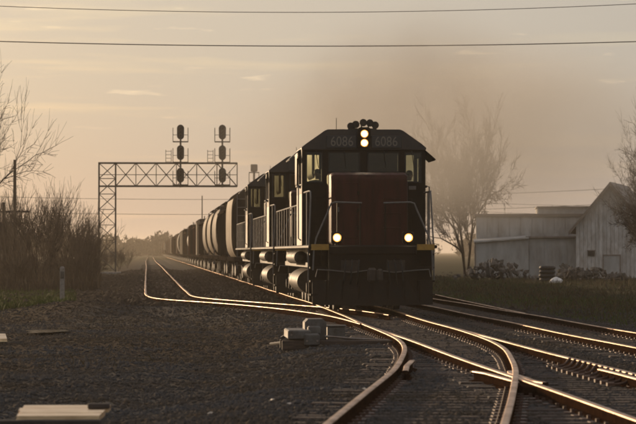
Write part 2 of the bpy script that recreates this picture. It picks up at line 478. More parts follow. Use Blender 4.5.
def build_ground():
    xs = np.concatenate([-np.geomspace(14, 2400, 34)[::-1], np.arange(-13.5, 22.01, .25), np.geomspace(23, 2400, 34)])
    ys = np.concatenate([np.linspace(-400, 14, 12), np.arange(17, 122, .27), np.geomspace(123, 4800, 95)])
    X, Y = np.meshgrid(xs, ys)
    Z = ground_z(X, Y)
    V = np.stack([X, Y, Z], -1).reshape(-1, 3)
    nx, ny = len(xs), len(ys)
    i = np.arange(nx*ny).reshape(ny, nx)
    F = np.stack([i[:-1, :-1], i[:-1, 1:], i[1:, 1:], i[1:, :-1]], -1).reshape(-1, 4)
    me = np_mesh('ground', V, F, M['ground'], True)
    x, y = V[:, 0], V[:, 1]/K
    turf = np.clip((-2.0-x)/2.5, 0, 1)*np.clip((y-100)/25, 0, 1)*.75
    turf = np.maximum(turf, np.clip((x-11.8)/2.0, 0, 1)*np.clip((y-40)/20, 0, 1)*.75)
    turf = np.maximum(turf, np.clip((y-700)/300, 0, 1)*.8)
    dirt = .55*np.exp(-((y-82-x*2)/16)**2)*np.clip((3.2-x)/2, 0, 1) + .5*np.clip((-x)/6, 0, 1)*np.clip((y-85)/30, 0, 1) + .30
    dirt = np.maximum(dirt, .45*np.clip((x-10.4)/1.5, 0, 1))
    rgba = np.stack([turf, np.clip(dirt, 0, 1), np.zeros_like(x), np.ones_like(x)], -1).astype(np.float32)
    a = me.color_attributes.new('zone', 'FLOAT_COLOR', 'POINT')
    a.data.foreach_set('color', rgba.ravel())
    o = bpy.data.objects.new('ground', me); col.objects.link(o)
    tag(o, kind='structure')
build_ground()
def gz(x, y): return float(ground_z(np.array([x]), np.array([y]))[0])

# ------------------------------------------------------------------ rails
RAIL_PROF = [(-.0368, -.014), (-.0345, -.0065), (-.028, -.0018), (-.015, 0), (.015, 0), (.028, -.0018), (.0345, -.0065), (.0368, -.014), (.037, -.034), (.011, -.044), (.010, -.108), (.072, -.120),
             (.075, -.132), (-.075, -.132), (-.072, -.120), (-.010, -.108), (-.011, -.044), (-.037, -.034)]
def sweep_rail(mb, pts, dz=0.0, prof=RAIL_PROF):
    """pts: list of (x, y, z) for the centre of the rail head"""
    n = len(prof)
    P = [Vector(p) for p in pts]
    vs = []
    for i, p in enumerate(P):
        d = P[min(i+1, len(P)-1)] - P[max(i-1, 0)]; d.z = 0; d.normalize()
        side = Vector((d.y, -d.x, 0))
        vs += [p + side*u + Vector((0, 0, v+dz)) for u, v in prof]
    b = len(mb.v); mb.v += [tuple(v) for v in vs]
    for i in range(len(P)-1):
        for k in range(n):
            mb.f.append((b+i*n+k, b+i*n+(k+1) % n, b+(i+1)*n+(k+1) % n, b+(i+1)*n+k))
            mb.m.append(0 if k < 7 else (2 if k in (7, n-1) else 1))
    mb.f.append(tuple(b+k for k in range(n))); mb.m.append(1)
    mb.f.append(tuple(b+(len(P)-1)*n+k for k in range(n-1, -1, -1))); mb.m.append(1)
    return mb
def rail_pts(name, off, y0, y1, z=0.0):
    ys = []
    y = y0
    while y < y1:
        ys.append(y); y += 0.6 if y < 125 else (3 if y < 300 else 15)
    ys.append(y1)
    out = []
    for y in ys:
        dxdy = (cx(name, y+.5)-cx(name, y-.5))
        w = .004*math.sin(y*.41+off) + .004*math.sin(y*.17+2*off)   # slight line and surface wander
        out.append((cx(name, y)+off*math.sqrt(1+dxdy**2)+w, y, z + .006*math.sin(y*.33+off*3)))
    return out
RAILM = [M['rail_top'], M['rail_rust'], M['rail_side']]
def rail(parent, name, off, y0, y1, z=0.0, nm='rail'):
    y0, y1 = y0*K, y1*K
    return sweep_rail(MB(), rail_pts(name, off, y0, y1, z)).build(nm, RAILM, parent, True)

tie_me = MB().box(-1.3, 1.3, -.115, .115, -.17, 0, .015).mesh('tie', M['tie'])
def put_tie(parent, x, y, z, half=1.3, ang=0.0):
    return inst('tie', tie_me, parent, (x, y, z-.134), (random.gauss(0, .006), random.gauss(0, .006), ang+random.gauss(0, .012)), (half/1.3, 1, 1))
def plates_for(mb, xs, y, z):
    for x in xs:
        mb.box(x-.17, x+.17, y-.09, y+.09, z-.136, z-.122)
        for s in (-1, 1):
            mb.box(x+s*.095-.016, x+s*.095+.016, y-.05, y-.015, z-.124, z-.092)
            mb.box(x+s*.078-.012, x+s*.09+.012, y+.09, y+.13, z-.132, z-.10)      # rail anchor beside the tie
    return mb

# main line
t_main = thing('railway_track', 'straight main line track running from under the leading locomotive towards lower right', 'railway track')
rail(t_main, 'main', -GAUGE, 26, 1200); rail(t_main, 'main', GAUGE, 26, 1200)
pl = MB(); y = 27.0*K
while y < 136*K:
    xm = cx('main', y)
    lo, hi = xm-1.3, xm+1.3
    if 56*K < y < 84*K: lo = min(lo, cx('near', y)-1.3)
    if 90*K < y < 113*K: lo = min(lo, cx('left', y)-1.3)
    put_tie(t_main, (lo+hi)/2+random.gauss(0, .03), y, 0, (hi-lo)/2)
    if y < 112*K: plates_for(pl, (xm-GAUGE, xm+GAUGE), y, 0)
    y += .56 + random.gauss(0, .015)
tag(pl.build('tie_plate', M['plate'], t_main), kind='stuff')
# left track with its curve into the main line
t_left = thing('railway_track', 'left track bending sharply across to join the main line before the locomotive', 'railway track')
rail(t_left, 'left', -GAUGE, 85.3, 1200, -.002); rail(t_left, 'left', GAUGE, 97.0, 1200, -.002)
pl = MB(); y = 113.0*K
while y < 215*K:
    d = (cx('left', y+.5)-cx('left', y-.5)); a = -math.atan(d)
    put_tie(t_left, cx('left', y)+random.gauss(0, .03), y, 0, 1.3, a)
    if y < 160*K: plates_for(pl, (cx('left', y)-GAUGE, cx('left', y)+GAUGE), y, 0)
    y += .56 + random.gauss(0, .015)
tag(pl.build('tie_plate', M['plate'], t_left), kind='stuff')
ft = MB()
while y < 520*K:
    ft.box(cx('left', y)-1.3, cx('left', y)+1.3, y-.11, y+.11, -.28, -.136); y += .6
tag(ft.build('tie_row', M['tie'], t_left), kind='stuff')
# near diverging track
t_near = thing('railway_track', 'diverging track curving off the main line towards bottom centre', 'railway track')
rail(t_near, 'near', -GAUGE, 22, 83.5, .003)
# the right-hand rail is broken by the crossing frog where it meets the main line's left rail
rail(t_near, 'near', GAUGE, 22, 83.5, .004)
pl = MB(); y = 24.0*K
while y < 57*K:
    d = (cx('near', y+.5)-cx('near', y-.5))
    put_tie(t_near, cx('near', y)+random.gauss(0, .03), y, -.002, 1.3, -math.atan(d))
    y += .56 + random.gauss(0, .015)
y = 27.0*K
while y < 76*K:
    plates_for(pl, (cx('near', y)-GAUGE, cx('near', y)+GAUGE), y, -.001); y += .56
tag(pl.build('tie_plate', M['plate'], t_near), kind='stuff')
# frog with wing rails, guard rails
frog_y = min(np.arange(40*K, 70*K, .1), key=lambda q: abs(cx('near', q)+GAUGE-(cx('main', q)-GAUGE)))
fx = cx('main', frog_y)-GAUGE
fr = MB(); fr.hull([(fx-.05, frog_y-2.2, -.03), (fx+.10, frog_y-2.2, -.03), (fx-.16, frog_y-2.2, -.03), (fx+.02, frog_y+1.4, -.03), (fx-.02, frog_y+1.4, -.03),
                    (fx-.2, frog_y-2.2, -.13), (fx+.16, frog_y-2.2, -.13), (fx+.08, frog_y+1.6, -.13), (fx-.08, frog_y+1.6, -.13)])
fr.build('frog', M['rail_rust'], t_near)
for s, a, b in ((1, .12, .10), (-1, .12, .10)):
    pts = [(fx+s*(.16 if q in (0, 6) else .10)+(-.02*q if s < 0 else .0), frog_y-1.6+q*.55, -.004) for q in range(7)]
    sweep_rail(MB(), pts).build('wing_rail', RAILM, t_near, True)
g = [(cx('near', q)-GAUGE+.115+.02*abs(q-54*K), q, -.006) for q in np.arange(51.5*K, 56.6*K, .4)]
sweep_rail(MB(), g).build('guard_rail', RAILM, t_near, True)
g = [(cx('main', q)+GAUGE-.115-.02*max(0, abs(q-frog_y)-1.4), q, -.008) for q in np.arange(frog_y-2.6, frog_y+2.7, .5)]
sweep_rail(MB(), g).build('guard_rail', RAILM, t_main, True)
# row of curved braces clamped to the inside of the main line's right rail
rb = MB()
rb.tube([(0, 0, -.008), (-.03, -.02, -.022), (-.06, -.05, -.06), (-.11, -.09, -.095), (-.20, -.11, -.115), (-.28, -.11, -.118)], .020, 6)
rb.box(-.34, -.25, -.16, -.06, -.135, -.095)
rb_me = rb.mesh('rail_brace', M['plate'], True)
for k in range(12):
    y = 49.0*K + k*.5
    inst('rail_brace', rb_me, t_main, (cx('main', y)+GAUGE-.034, y+.28, .002))
# right-hand track
t_right = thing('railway_track', 'lower track on the far right beside the weedy field', 'railway track')
rail(t_right, 'right', -GAUGE, 30, 900, RIGHT_Z); rail(t_right, 'right', GAUGE, 30, 900, RIGHT_Z)
pl = MB(); y = 48.0*K
while y < 150*K:
    put_tie(t_right, cx('right', y)+random.gauss(0, .03), y, RIGHT_Z)
    if y < 110*K: plates_for(pl, (cx('right', y)-GAUGE, cx('right', y)+GAUGE), y, RIGHT_Z)
    y += .56 + random.gauss(0, .015)
tag(pl.build('tie_plate', M['plate'], t_right), kind='stuff')
# a second rail lies close along the far rail where it emerges behind the locomotive
g = [(cx('right', q)+GAUGE+.05+.0085*(q/K-108)**1.2, q, RIGHT_Z+.004) for q in np.arange(109*K, 190*K, .8)]
sweep_rail(MB(), g).build('stock_rail', RAILM, t_right, True)

# ------------------------------------------------------------------ locomotives
def rounded(x0, x1, z0, z1, r, n=4):
    pts = []
    for cxx, czz, a0 in ((x1-r, z0+r, -90), (x1-r, z1-r, 0), (x0+r, z1-r, 90), (x0+r, z0+r, 180)):
        for k in range(n+1):
            a = R(a0 + 90*k/n); pts.append((cxx+r*math.cos(a), czz+r*math.sin(a)))
    return pts

def truck(root, yc, axles, r, half_w, spring=True):
    tr = MB()
    y0, y1 = yc+min(axles)-.75, yc+max(axles)+.75
    for s in (-1, 1):
        x = s*half_w
        a, b = (x-.09, x+.09)
        prof = [(y0, .62), (y0+.25, .78), (yc-1.0, .80), (yc-.6, .62), (yc+.6, .62), (yc+1.0, .80), (y1-.25, .78), (y1, .62), (y1, .48), (yc+.9, .42), (yc-.9, .42), (y0, .48)]
        tr.prism(prof, a, b, 'x')
        for ay in axles:
            tr.box(x-.13, x+.15, yc+ay-.2, yc+ay+.2, .32, .72, .04)
            tr.cyl((x+s*.13, yc+ay, .5), (x+s*.20, yc+ay, .5), .13, n=10)
    f = tr.build('truck_frame', M['under'], root)
    for ay in axles:
        w = MB(); w.cyl((-.9, yc+ay, r), (.9, yc+ay, r), .08, n=8)
        for s in (-1, 1):
            w.cyl((s*.68, yc+ay, r), (s*.815, yc+ay, r), r, n=22)
            w.cyl((s*.66, yc+ay, r), (s*.69, yc+ay, r), r+.03, n=22)
        w.build('wheel_set', M['under'], f, True)
    if spring:
        for s in (-1, 1):
            for k in range(2):
                yy = yc + (-.35, .35)[k]
                sp = MB(); sp.cyl((s*(half_w+.03), yy, .45), (s*(half_w+.03), yy, .8), .11, n=10)
                sp.build('spring', M['under'], f, True)
    return f

def coupler(root, y, d):
    c = MB()
    c.box(-.09, .09, min(y, y+d*.75), max(y, y+d*.75), .78, .98, .02)
    c.box(-.17, .05, y+(-.02 if d > 0 else -.2), y+(.2 if d > 0 else .02), .70, 1.04, .05)
    c.box(.05, .19, y+(-.12 if d > 0 else -.02), y+(.02 if d > 0 else .12), .72, 1.02, .04)
    c.build('coupler', M['under'], root)

def person(name, label, loc, jacket, lean, cap):
    """upper body, seated: one continuous skinned figure with hands; head with face, ears and hair"""
    root = thing(name, label, 'person', loc)
    V, E, RD = [], [], []
    def add(p, r, par=None):
        V.append(p); RD.append(r)
        if par is not None: E.append((par, len(V)-1))
        return len(V)-1
    pel = add((0, 0, .10), .16)
    ch = add((0, -.03, .34), .165, pel); up = add((0, -.04, .50), .15, ch)
    nk = add((0, -.05, .60), .06, up)
    for s in (-1, 1):
        sh = add((s*.19, -.03, .52), .065, up)
        if s == lean:
            el = add((s*.30, -.20, .34), .048, sh); wr = add((s*.24, -.42, .40), .034, el)
        else:
            el = add((s*.25, -.16, .28), .048, sh); wr = add((s*.16, -.40, .26), .034, el)
        hd = add((wr and V[wr][0]-s*.01, V[wr][1]-.07, V[wr][2]+.0), .034, wr)
        for k in range(4):
            f1 = add((V[hd][0]+(k-1.5)*.020, V[hd][1]-.05-.008*(k in (1, 2)), V[hd][2]-.012), .0095, hd)
            add((V[hd][0]+(k-1.5)*.020, V[hd][1]-.07, V[hd][2]-.045), .008, f1)
        t1 = add((V[hd][0]-s*.045, V[hd][1]-.01, V[hd][2]+.006), .011, hd)
        add((V[hd][0]-s*.055, V[hd][1]-.05, V[hd][2]-.006), .009, t1)
        hp = add((s*.10, -.10, .06), .095, pel); kn = add((s*.13, -.46, .04), .075, hp); add((s*.13, -.50, -.36), .05, kn)
    me = bpy.data.meshes.new('body'); me.from_pydata(V, E, []); me.materials.append(jacket)
    o = bpy.data.objects.new('body', me); col.objects.link(o); o.parent = root
    md = o.modifiers.new('skin', 'SKIN'); md.use_smooth_shade = True
    o.modifiers.new('sub', 'SUBSURF').levels = 1
    o.modifiers['sub'].render_levels = 1
    for i, r in enumerate(RD):
        me.skin_vertices[0].data[i].radius = (r, r)
    me.skin_vertices[0].data[0].use_root = True
    # head: lofted ellipsoid with brow, nose and chin
    h = MB(); rings = []
    prof = [(-.02, .05, .05, 0), (.02, .058, .066, -.01), (.05, .066, .082, -.012), (.09, .074, .092, -.008), (.13, .078, .096, 0), (.17, .077, .095, .003), (.205, .064, .08, .006), (.228, .035, .045, .008), (.236, .01, .012, .008)]
    for z, rx, ry, oy in prof:
        rings.append([(rx*math.cos(2*math.pi*k/16), oy+ry*math.sin(2*math.pi*k/16), z) for k in range(16)])
    h.loft(rings)
    h.hull([(-.012, -.09, .10), (.012, -.09, .10), (-.018, -.095, .07), (.018, -.095, .07), (0, -.122, .075), (0, -.098, .125)])
    for s in (-1, 1): h.cyl((s*.072, .005, .105), (s*.092, .012, .108), .028, .02, 8)
    hd = h.build('head', M['skin'], root, True, (0, -.06, .63))
    e = MB()
    for s in (-1, 1): e.cyl((s*.03, -.094, .118), (s*.03, -.086, .118), .011, n=8)
    e.box(-.024, .024, -.097, -.085, .042, .049)
    e.build('eyes_and_mouth', M['hair'], hd)
    c = MB(); rings = []
    for z, k in ((.12, 1.07), (.16, 1.10), (.20, 1.0), (.235, .72), (.25, .2)):
        rings.append([(.08*k*math.cos(2*math.pi*q/16), .012+.098*k*math.sin(2*math.pi*q/16), z) for q in range(16)])
    c.loft(rings)
    if cap: c.hull([(-.07, -.07, .155), (.07, -.07, .155), (-.05, -.165, .148), (.05, -.165, .148), (-.07, -.07, .168), (.07, -.07, .168), (-.05, -.165, .156), (.05, -.165, .156)])
    c.build('cap' if cap else 'hair', M['hair'], hd, True)
    return root

def locomotive(label, Y, lead):
    root = thing('diesel_locomotive', label, 'locomotive', (cx('main', Y+10)+.06, Y, 0))
    root.scale = (1.02, 1, 1.03)
    P = lambda mb, n, m, par=root, sm=False: mb.build(n, m, par, sm)
    BW = 1.55
    fr = MB(); fr.box(-1.2, 1.2, .9, 20.0, 1.12, 1.50); fr.box(-BW, BW, .35, 20.4, 1.50, 1.58, .02)
    fr.box(-1.25, -1.0, 1.2, 19.8, 1.02, 1.14); fr.box(1.0, 1.25, 1.2, 19.8, 1.02, 1.14)
    P(fr, 'frame', M['loco'])
    # pilot, plow and step wells
    p = MB(); p.box(-1.02, 1.02, .34, .46, .30, 1.5); p.box(-1.05, 1.05, .26, .35, 1.36, 1.56, .02)
    for s in (-1, 1): p.box(min(s*1.0, s*1.06), max(s*1.0, s*1.06), .36, 1.25, .3, 1.5)
    P(p, 'pilot', M['loco'])
    for s in (-1, 1):
        sw = MB(); x0, x1 = sorted((s*1.065, s*1.5)); sw.box(x0, x1, 1.22, 1.27, .34, 1.495); P(sw, 'step_dark_backing', M['loco'])  # dark panel added to hide sunlit gear behind the steps
    w = MB()
    for s in (-1, 1):
        w.hull([(0, .02, .14), (0, .12, .80), (s*1.45, .42, .16), (s*1.45, .50, .72), (0, .06, .14), (0, .16, .80), (s*1.45, .46, .16), (s*1.45, .54, .72)])
        for q in (.35, .75, 1.12): w.box(s*q-.02, s*q+.02, .05+.26*q, .3+.2*q, .2, .74)
    P(w, 'snow_plow', M['loco'])
    for s in (-1, 1):
        for k in range(4):
            st = MB(); st.box(min(s*1.07, s*1.5), max(s*1.07, s*1.5), .42+.09*k, .72+.09*k, .38+.32*k, .42+.32*k)
            P(st, 'step', M['loco'])
        y = MB(); y.box(min(s*1.06, s*1.48), max(s*1.06, s*1.48), .325, .345, 1.46, 1.60)
        P(y, 'step_edge', M['yellow'])
        cl = MB(); cl.tube([(s*.12, .28, .98), (s*.5, .26, .93), (s*1.0, .24, .98), (s*1.34, .24, 1.0), (s*1.38, .26, .82)], .014, 6)
        P(cl, 'uncoupling_lever', M['hand'])
        for k in range(3):
            hx = s*(.34+.16*k)
            hs = MB(); hs.tube([(hx, .30, 1.22), (hx+s*.01, .16, 1.18), (hx+s*.03, .12, .98), (hx+s*.05, .16, .74), (hx+s*.06, .22, .66)], .02, 6)
            P(hs, 'air_hose', M['black'])
    coupler(root, -.28, 1)
    coupler(root, 21.0, -1)
    # ditch lights on the front deck
    for s in (-1, 1):
        h = MB(); h.box(s*.86-.14, s*.86+.14, .42, .66, 1.62, 1.90, .03); h.box(s*.86-.04, s*.86+.04, .5, .58, 1.575, 1.63)
        hb = P(h, 'ditch_light', M['loco'])
        b = MB(); b.cyl((s*.86, .36, 1.755), (s*.86, .43, 1.755), .100, .088, 18, False); P(b, 'reflector', M['reflector'], hb, True)
        b = MB(); b.cyl((s*.86, .405, 1.755), (s*.86, .415, 1.755), .088, .088, 20); P(b, 'bloom_rim', M['bloom_amber'] if lead else M['lens'], hb)  # glowing ring imitates lamp bloom; dark lens on trailing units
        b = MB(); b.cyl((s*.86, .385, 1.755), (s*.86, .404, 1.755), .050, .062, 20); P(b, 'lamp', M['lamp'] if lead else M['lens'], hb)
    # short hood
    n = MB()
    n.loft([[(x*f, y, z) for x, z in rounded(-.94, .94, 1.581, top, .09)] for y, top, f in ((1.55, 3.20, .985), (1.60, 3.28, 1), (1.8, 3.34, 1), (3.49, 3.36, 1))])
    P(n, 'nose', M['nose'], root, True)
    d = MB(); d.box(-.85, -.28, 1.525, 1.555, 1.75, 3.1, .02); P(d, 'nose_door', M['nose'])
    for k in range(3):
        d = MB(); d.tube([(.35, 1.55, 2.0+.35*k), (.35, 1.49, 2.0+.35*k), (.75, 1.49, 2.0+.35*k), (.75, 1.55, 2.0+.35*k)], .012, 6); P(d, 'grab_iron', M['nose'])
    for k in range(3):
        d = MB(); d.box(-.30, -.25, 1.505, 1.53, 1.95+.42*k, 2.05+.42*k, .008); P(d, 'door_hinge', M['loco'])
    d = MB(); d.box(-.80, -.74, 1.49, 1.53, 2.38, 2.50, .01); P(d, 'door_latch', M['hand'])
    d = MB(); d.box(1.13, 1.31, 3.48, 3.499, 2.96, 3.05, .005); P(d, 'placard', M['hand'])
    for s in (-1, 1):
        d = MB(); d.box(s*1.05-.16, s*1.05+.16, 3.47, 3.499, 1.72, 2.75, .01); P(d, 'walkway_door', M['loco'])
        d = MB(); d.box(s*.55-.22, s*.55+.22, .335, .339, .95, 1.22); P(d, 'pilot_patch', M['under'])
    # cab with real openings
    wl_, wr_ = (-1.42, -1.06, 3.16, 3.86), (1.06, 1.42, 3.16, 3.86)
    c1, c2 = (-.86, -.12, 3.42, 3.86), (.12, .86, 3.42, 3.86)
    c = MB(); c.wall(-BW, BW, 1.581, 3.95, 3.50, 3.58, [wl_, wr_, c1, c2])
    P(c, 'cab_front', M['loco'])
    c = MB(); c.wall(-BW, BW, 1.581, 3.95, 6.12, 6.20, [(-1.48, -.98, 3.05, 3.90), (.98, 1.48, 3.05, 3.90)]); P(c, 'cab_rear', M['loco'])
    for s in (-1, 1):
        c = MB(); x0, x1 = sorted((s*BW, s*(BW-.06)))
        c.wall(3.581, 6.119, 2.86, 3.95, x0, x1, [(3.75, 4.83, 3.10, 3.80), (4.90, 5.98, 3.10, 3.80)], 'x'); P(c, 'cab_side', M['loco'])
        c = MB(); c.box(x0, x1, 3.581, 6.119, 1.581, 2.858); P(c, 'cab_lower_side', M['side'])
        for wy in ((3.75, 4.83), (4.90, 5.98)):
            fm = MB(); xm = s*(BW+.012)
            for (a, b, z0, z1) in ((wy[0]-.03, wy[1]+.03, 3.06, 3.10), (wy[0]-.03, wy[1]+.03, 3.80, 3.84), (wy[0]-.03, wy[0], 3.1, 3.8), (wy[1], wy[1]+.03, 3.1, 3.8)):
                fm.box(min(xm, s*BW), max(xm, s*BW), a, b, z0, z1)
            fw = P(fm, 'side_window', M['hand'])
        aw = MB(); aw.hull([(s*1.552, 3.95, 3.97), (s*1.552, 5.85, 3.97), (s*1.84, 3.95, 3.70), (s*1.84, 5.85, 3.70), (s*1.552, 3.95, 3.99), (s*1.552, 5.85, 3.99), (s*1.85, 3.95, 3.73), (s*1.85, 5.85, 3.73)])
        P(aw, 'awning', M['hand'] if s < 0 else M['loco'])  # left awning paler: sunlight on that side put into its colour
        ar = MB(); ar.box(s*1.60-.05, s*1.60+.05, 4.05, 4.8, 3.02, 3.08, .02); P(ar, 'arm_rest', M['black'])
    fl = MB(); fl.box(-1.48, 1.48, 3.585, 6.115, 2.0, 2.06); P(fl, 'cab_floor', M['under'])
    ec = MB(); ec.box(-.92, .965, 4.95, 6.11, 2.065, 3.945); P(ec, 'cab_light_blocker', M['under'])  # block added to keep rear window light out of the centre windshields
    con = MB(); con.box(.25, .75, 3.9, 4.6, 2.06, 3.0, .03); P(con, 'control_stand', M['under'])
    for (x0, x1, z0, z1) in (wl_, wr_, c1, c2):
        g = MB(); g.box(x0-.01, x1+.01, 3.535, 3.545, z0-.01, z1+.01); gw = P(g, 'windshield', M['glass'] if lead else M['glass2'])
        fm = MB()
        for (a, b, q0, q1) in ((x0-.03, x1+.03, z0-.03, z0), (x0-.03, x1+.03, z1, z1+.03), (x0-.03, x0, z0, z1), (x1, x1+.03, z0, z1)):
            fm.box(a, b, 3.485, 3.50, q0, q1)
        P(fm, 'frame', M['black'], gw)
    for x in (-.5, .5, 1.2, -1.2):
        wp = MB(); wp.tube([(x, 3.46, 3.92), (x+.03, 3.45, 3.70), (x+.06, 3.47, 3.5)], .009, 5); P(wp, 'wiper', M['black'])
    rf = MB()
    rf.prism([(-1.56, 3.952), (-1.56, 4.0), (-1.44, 4.10), (-.98, 4.42), (-.9, 4.45), (.9, 4.45), (.98, 4.42), (1.44, 4.10), (1.56, 4.0), (1.56, 3.952)], 3.42, 6.24)
    P(rf, 'cab_roof', M['roof'])
    hb = MB(); hb.prism(rounded(-.16, .16, 3.98, 4.50, .07), 3.30, 3.419); hbo = P(hb, 'headlight', M['loco'])
    for z in (4.335, 4.11):
        b = MB(); b.cyl((0, 3.26, z), (0, 3.30, z), .096, .084, 18, False); P(b, 'reflector', M['reflector'], hbo, True)
        b = MB(); b.cyl((0, 3.282, z), (0, 3.29, z), .084, .084, 20); P(b, 'bloom_rim', M['bloom_amber'] if lead else M['lens'], hbo)  # same painted bloom ring around the headlight core
        b = MB(); b.cyl((0, 3.262, z), (0, 3.281, z), .052, .062, 20); P(b, 'lamp', M['lamp'] if lead else M['lens'], hbo)
    for s in (-1, 1):
        nb = MB(); nb.box(s*.56-.38, s*.56+.38, 3.385, 3.419, 3.985, 4.295, .01); nbo = P(nb, 'number_board', M['board'])
        if lead:
            cu = bpy.data.curves.new('digits', 'FONT'); cu.body = '6086'; cu.align_x = 'CENTER'; cu.align_y = 'CENTER'; cu.size = .34; cu.extrude = .002; cu.space_character = 1.02
            tmp = bpy.data.objects.new('tmp', cu); col.objects.link(tmp)
            bpy.context.view_layer.update()
            me = bpy.data.meshes.new_from_object(tmp.evaluated_get(bpy.context.evaluated_depsgraph_get()))
            bpy.data.objects.remove(tmp); me.materials.clear(); me.materials.append(M['white'])
            inst('digits', me, nbo, (s*.555, 3.381, 4.14), (R(90), 0, 0), (.84, 1, 1))
    # air horn cluster, bell-less roof gear
    hn = MB(); hn.box(-.36, .36, 4.0, 4.12, 4.452, 4.50); hno = P(hn, 'air_horn', M['under'])
    for k, (hx, hz, L) in enumerate(((-.20, 4.575, .5), (-.02, 4.615, .62), (.15, 4.61, .55), (.29, 4.56, .45), (-.31, 4.54, .3))):
        b = MB(); b.tube([(hx, 4.1, hz), (hx, 4.0-L*.3, hz), (hx, 4.0-L*.75, hz), (hx, 4.0-L, hz)], [.025, .035, .055, .095], 12)
        b.cyl((hx, 4.06, hz), (hx, 4.06, 4.49), .02, n=6); P(b, 'horn_bell', M['under'], hno, True)
    an = MB(); an.cyl((-.45, 5.2, 4.45), (-.45, 5.2, 4.52), .12, n=10); an.cyl((-.62, 4.6, 4.45), (-.62, 4.6, 4.78), .008, n=5); P(an, 'antenna', M['under'])
    # long hood, dynamic brake blister, roof fans, exhaust
    h = MB(); h.loft([[(x, y, z) for x, z in rounded(-.93, .93, 1.581, 4.28, .10)] for y in (6.21, 18.9)])
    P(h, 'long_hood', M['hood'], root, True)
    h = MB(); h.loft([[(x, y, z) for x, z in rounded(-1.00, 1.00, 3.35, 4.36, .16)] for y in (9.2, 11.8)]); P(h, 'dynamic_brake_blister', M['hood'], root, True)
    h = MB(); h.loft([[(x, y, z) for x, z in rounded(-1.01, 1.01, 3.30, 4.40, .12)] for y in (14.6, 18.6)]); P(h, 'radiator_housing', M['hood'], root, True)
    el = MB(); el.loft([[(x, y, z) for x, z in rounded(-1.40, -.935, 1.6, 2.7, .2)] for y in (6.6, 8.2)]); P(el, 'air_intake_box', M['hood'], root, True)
    for k in range(11):
        for s in (-1, 1):
            dd = MB(); x0, x1 = sorted((s*.932, s*.955)); dd.box(x0, x1, 8.4+.92*k, 8.4+.92*k+.86, 1.75, 3.2, .01); P(dd, 'hood_door', M['hood'])
    for fy, fx_ in ((9.9, 0), (11.1, 0), (15.4, 0), (16.7, 0), (17.9, 0)):
        f = MB(); f.cyl((fx_, fy, 4.27), (fx_, fy, 4.53), .56, .56, 22); f.cyl((fx_, fy, 4.53), (fx_, fy, 4.56), .5, .42, 22); P(f, 'roof_fan', M['roof'], root, True)
    e = MB(); e.box(-.3, .3, 12.5, 13.3, 4.27, 4.62, .04); P(e, 'exhaust_stack', M['under'])
    # fuel tank, air reservoirs
    ft_ = MB()
    prof = [(math.copysign(1.45*abs(math.cos(a))**.45, math.cos(a)), .64+.40*math.sin(a)) for a in np.linspace(0, 2*math.pi, 41)[:-1]]
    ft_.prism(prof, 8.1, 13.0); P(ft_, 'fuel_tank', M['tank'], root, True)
    for s in (-1, 1):
        a = MB(); a.loft([[(s*1.36+r_*math.cos(2*math.pi*k/14), y_, 1.27+r_*math.sin(2*math.pi*k/14)) for k in range(14)] for y_, r_ in ((8.0, .08), (8.08, .17), (12.9, .17), (13.0, .08))])
        P(a, 'air_reservoir', M['tank'], root, True)
    truck(root, 4.5, (-1.75, 0, 1.75), .5, 1.1); truck(root, 16.3, (-1.75, 0, 1.75), .5, 1.1)
    # hand rails
    for s in (-1, 1):
        q = MB(); q.tube([(s*.26, .42, 2.58), (s*.9, .42, 2.60), (s*1.0, .42, 2.57), (s*1.04, .42, 2.47), (s*1.36, .38, 1.75), (s*1.42, .36, 1.45), (s*1.44, .36, .98)], .021, 7)
        P(q, 'front_handrail', M['hand'])
        for x in (.3, .85):
            q = MB(); q.cyl((s*x, .43, 1.58), (s*x, .43, 2.58), .016, n=6); P(q, 'handrail_post', M['loco'])
        q = MB(); q.tube([(s*1.50, 3.4, 2.88), (s*1.48, 1.3, 2.88), (s*1.46, 1.15, 2.86), (s*1.46, 1.05, 2.72), (s*1.50, .95, 1.8), (s*1.52, .95, 1.5), (s*1.52, .95, .72)], .021, 7)
        q.cyl((s*1.49, 2.2, 1.58), (s*1.49, 2.2, 2.88), .017, n=6)
        P(q, 'corner_handrail', M['hand'])
        q = MB(); q.tube([(s*1.57, 3.46, 3.05), (s*1.64, 3.46, 3.03), (s*1.64, 3.46, 1.75), (s*1.57, 3.46, 1.7)], .018, 6); P(q, 'grab_rail', M['hand'])
        q = MB(); q.tube([(s*1.50, 6.3, 2.62), (s*1.50, 19.9, 2.62), (s*1.50, 20.2, 2.4), (s*1.50, 20.3, 1.5)], .021, 6); hr = P(q, 'side_handrail', M['hand'])
        for k in range(9):
            q = MB(); q.cyl((s*1.50, 6.4+1.62*k, 1.58), (s*1.50, 6.4+1.62*k, 2.62), .017, n=6); P(q, 'stanchion', M['hand'], hr)
    if lead:
        X = root.location.x
        for nm, lx, lab, jk, lean, cap in (('person', -1.12, 'crew member in pale jacket leaning at the left cab window', M['jacket'], -1, False), ('person', 1.27, 'crew member in dark jacket and cap behind the right cab window', M['jacket2'], 1, True)):
            person(nm, lab, (X+lx, Y+4.75, 2.70+(.03 if lx < 0 else 0)), jk, lean, cap)
        for lx, sd in ((-1.12, 'left'), (1.27, 'right')):
            st = thing('cab_seat', f'dark cab seat under the {sd} crew member in the leading locomotive', 'seat', (X+lx, Y+4.8, 2.125))
            q = MB(); q.box(-.2, .2, -.22, .22, .42, .52, .04); q.build('cushion', M['seat'], st)
            q = MB(); q.box(-.19, .19, .2, .27, .52, .98, .03); q.build('backrest', M['seat'], st)
            q = MB(); q.cyl((0, 0, 0), (0, 0, .43), .05, n=8); q.build('pedestal', M['seat'], st)
    return root

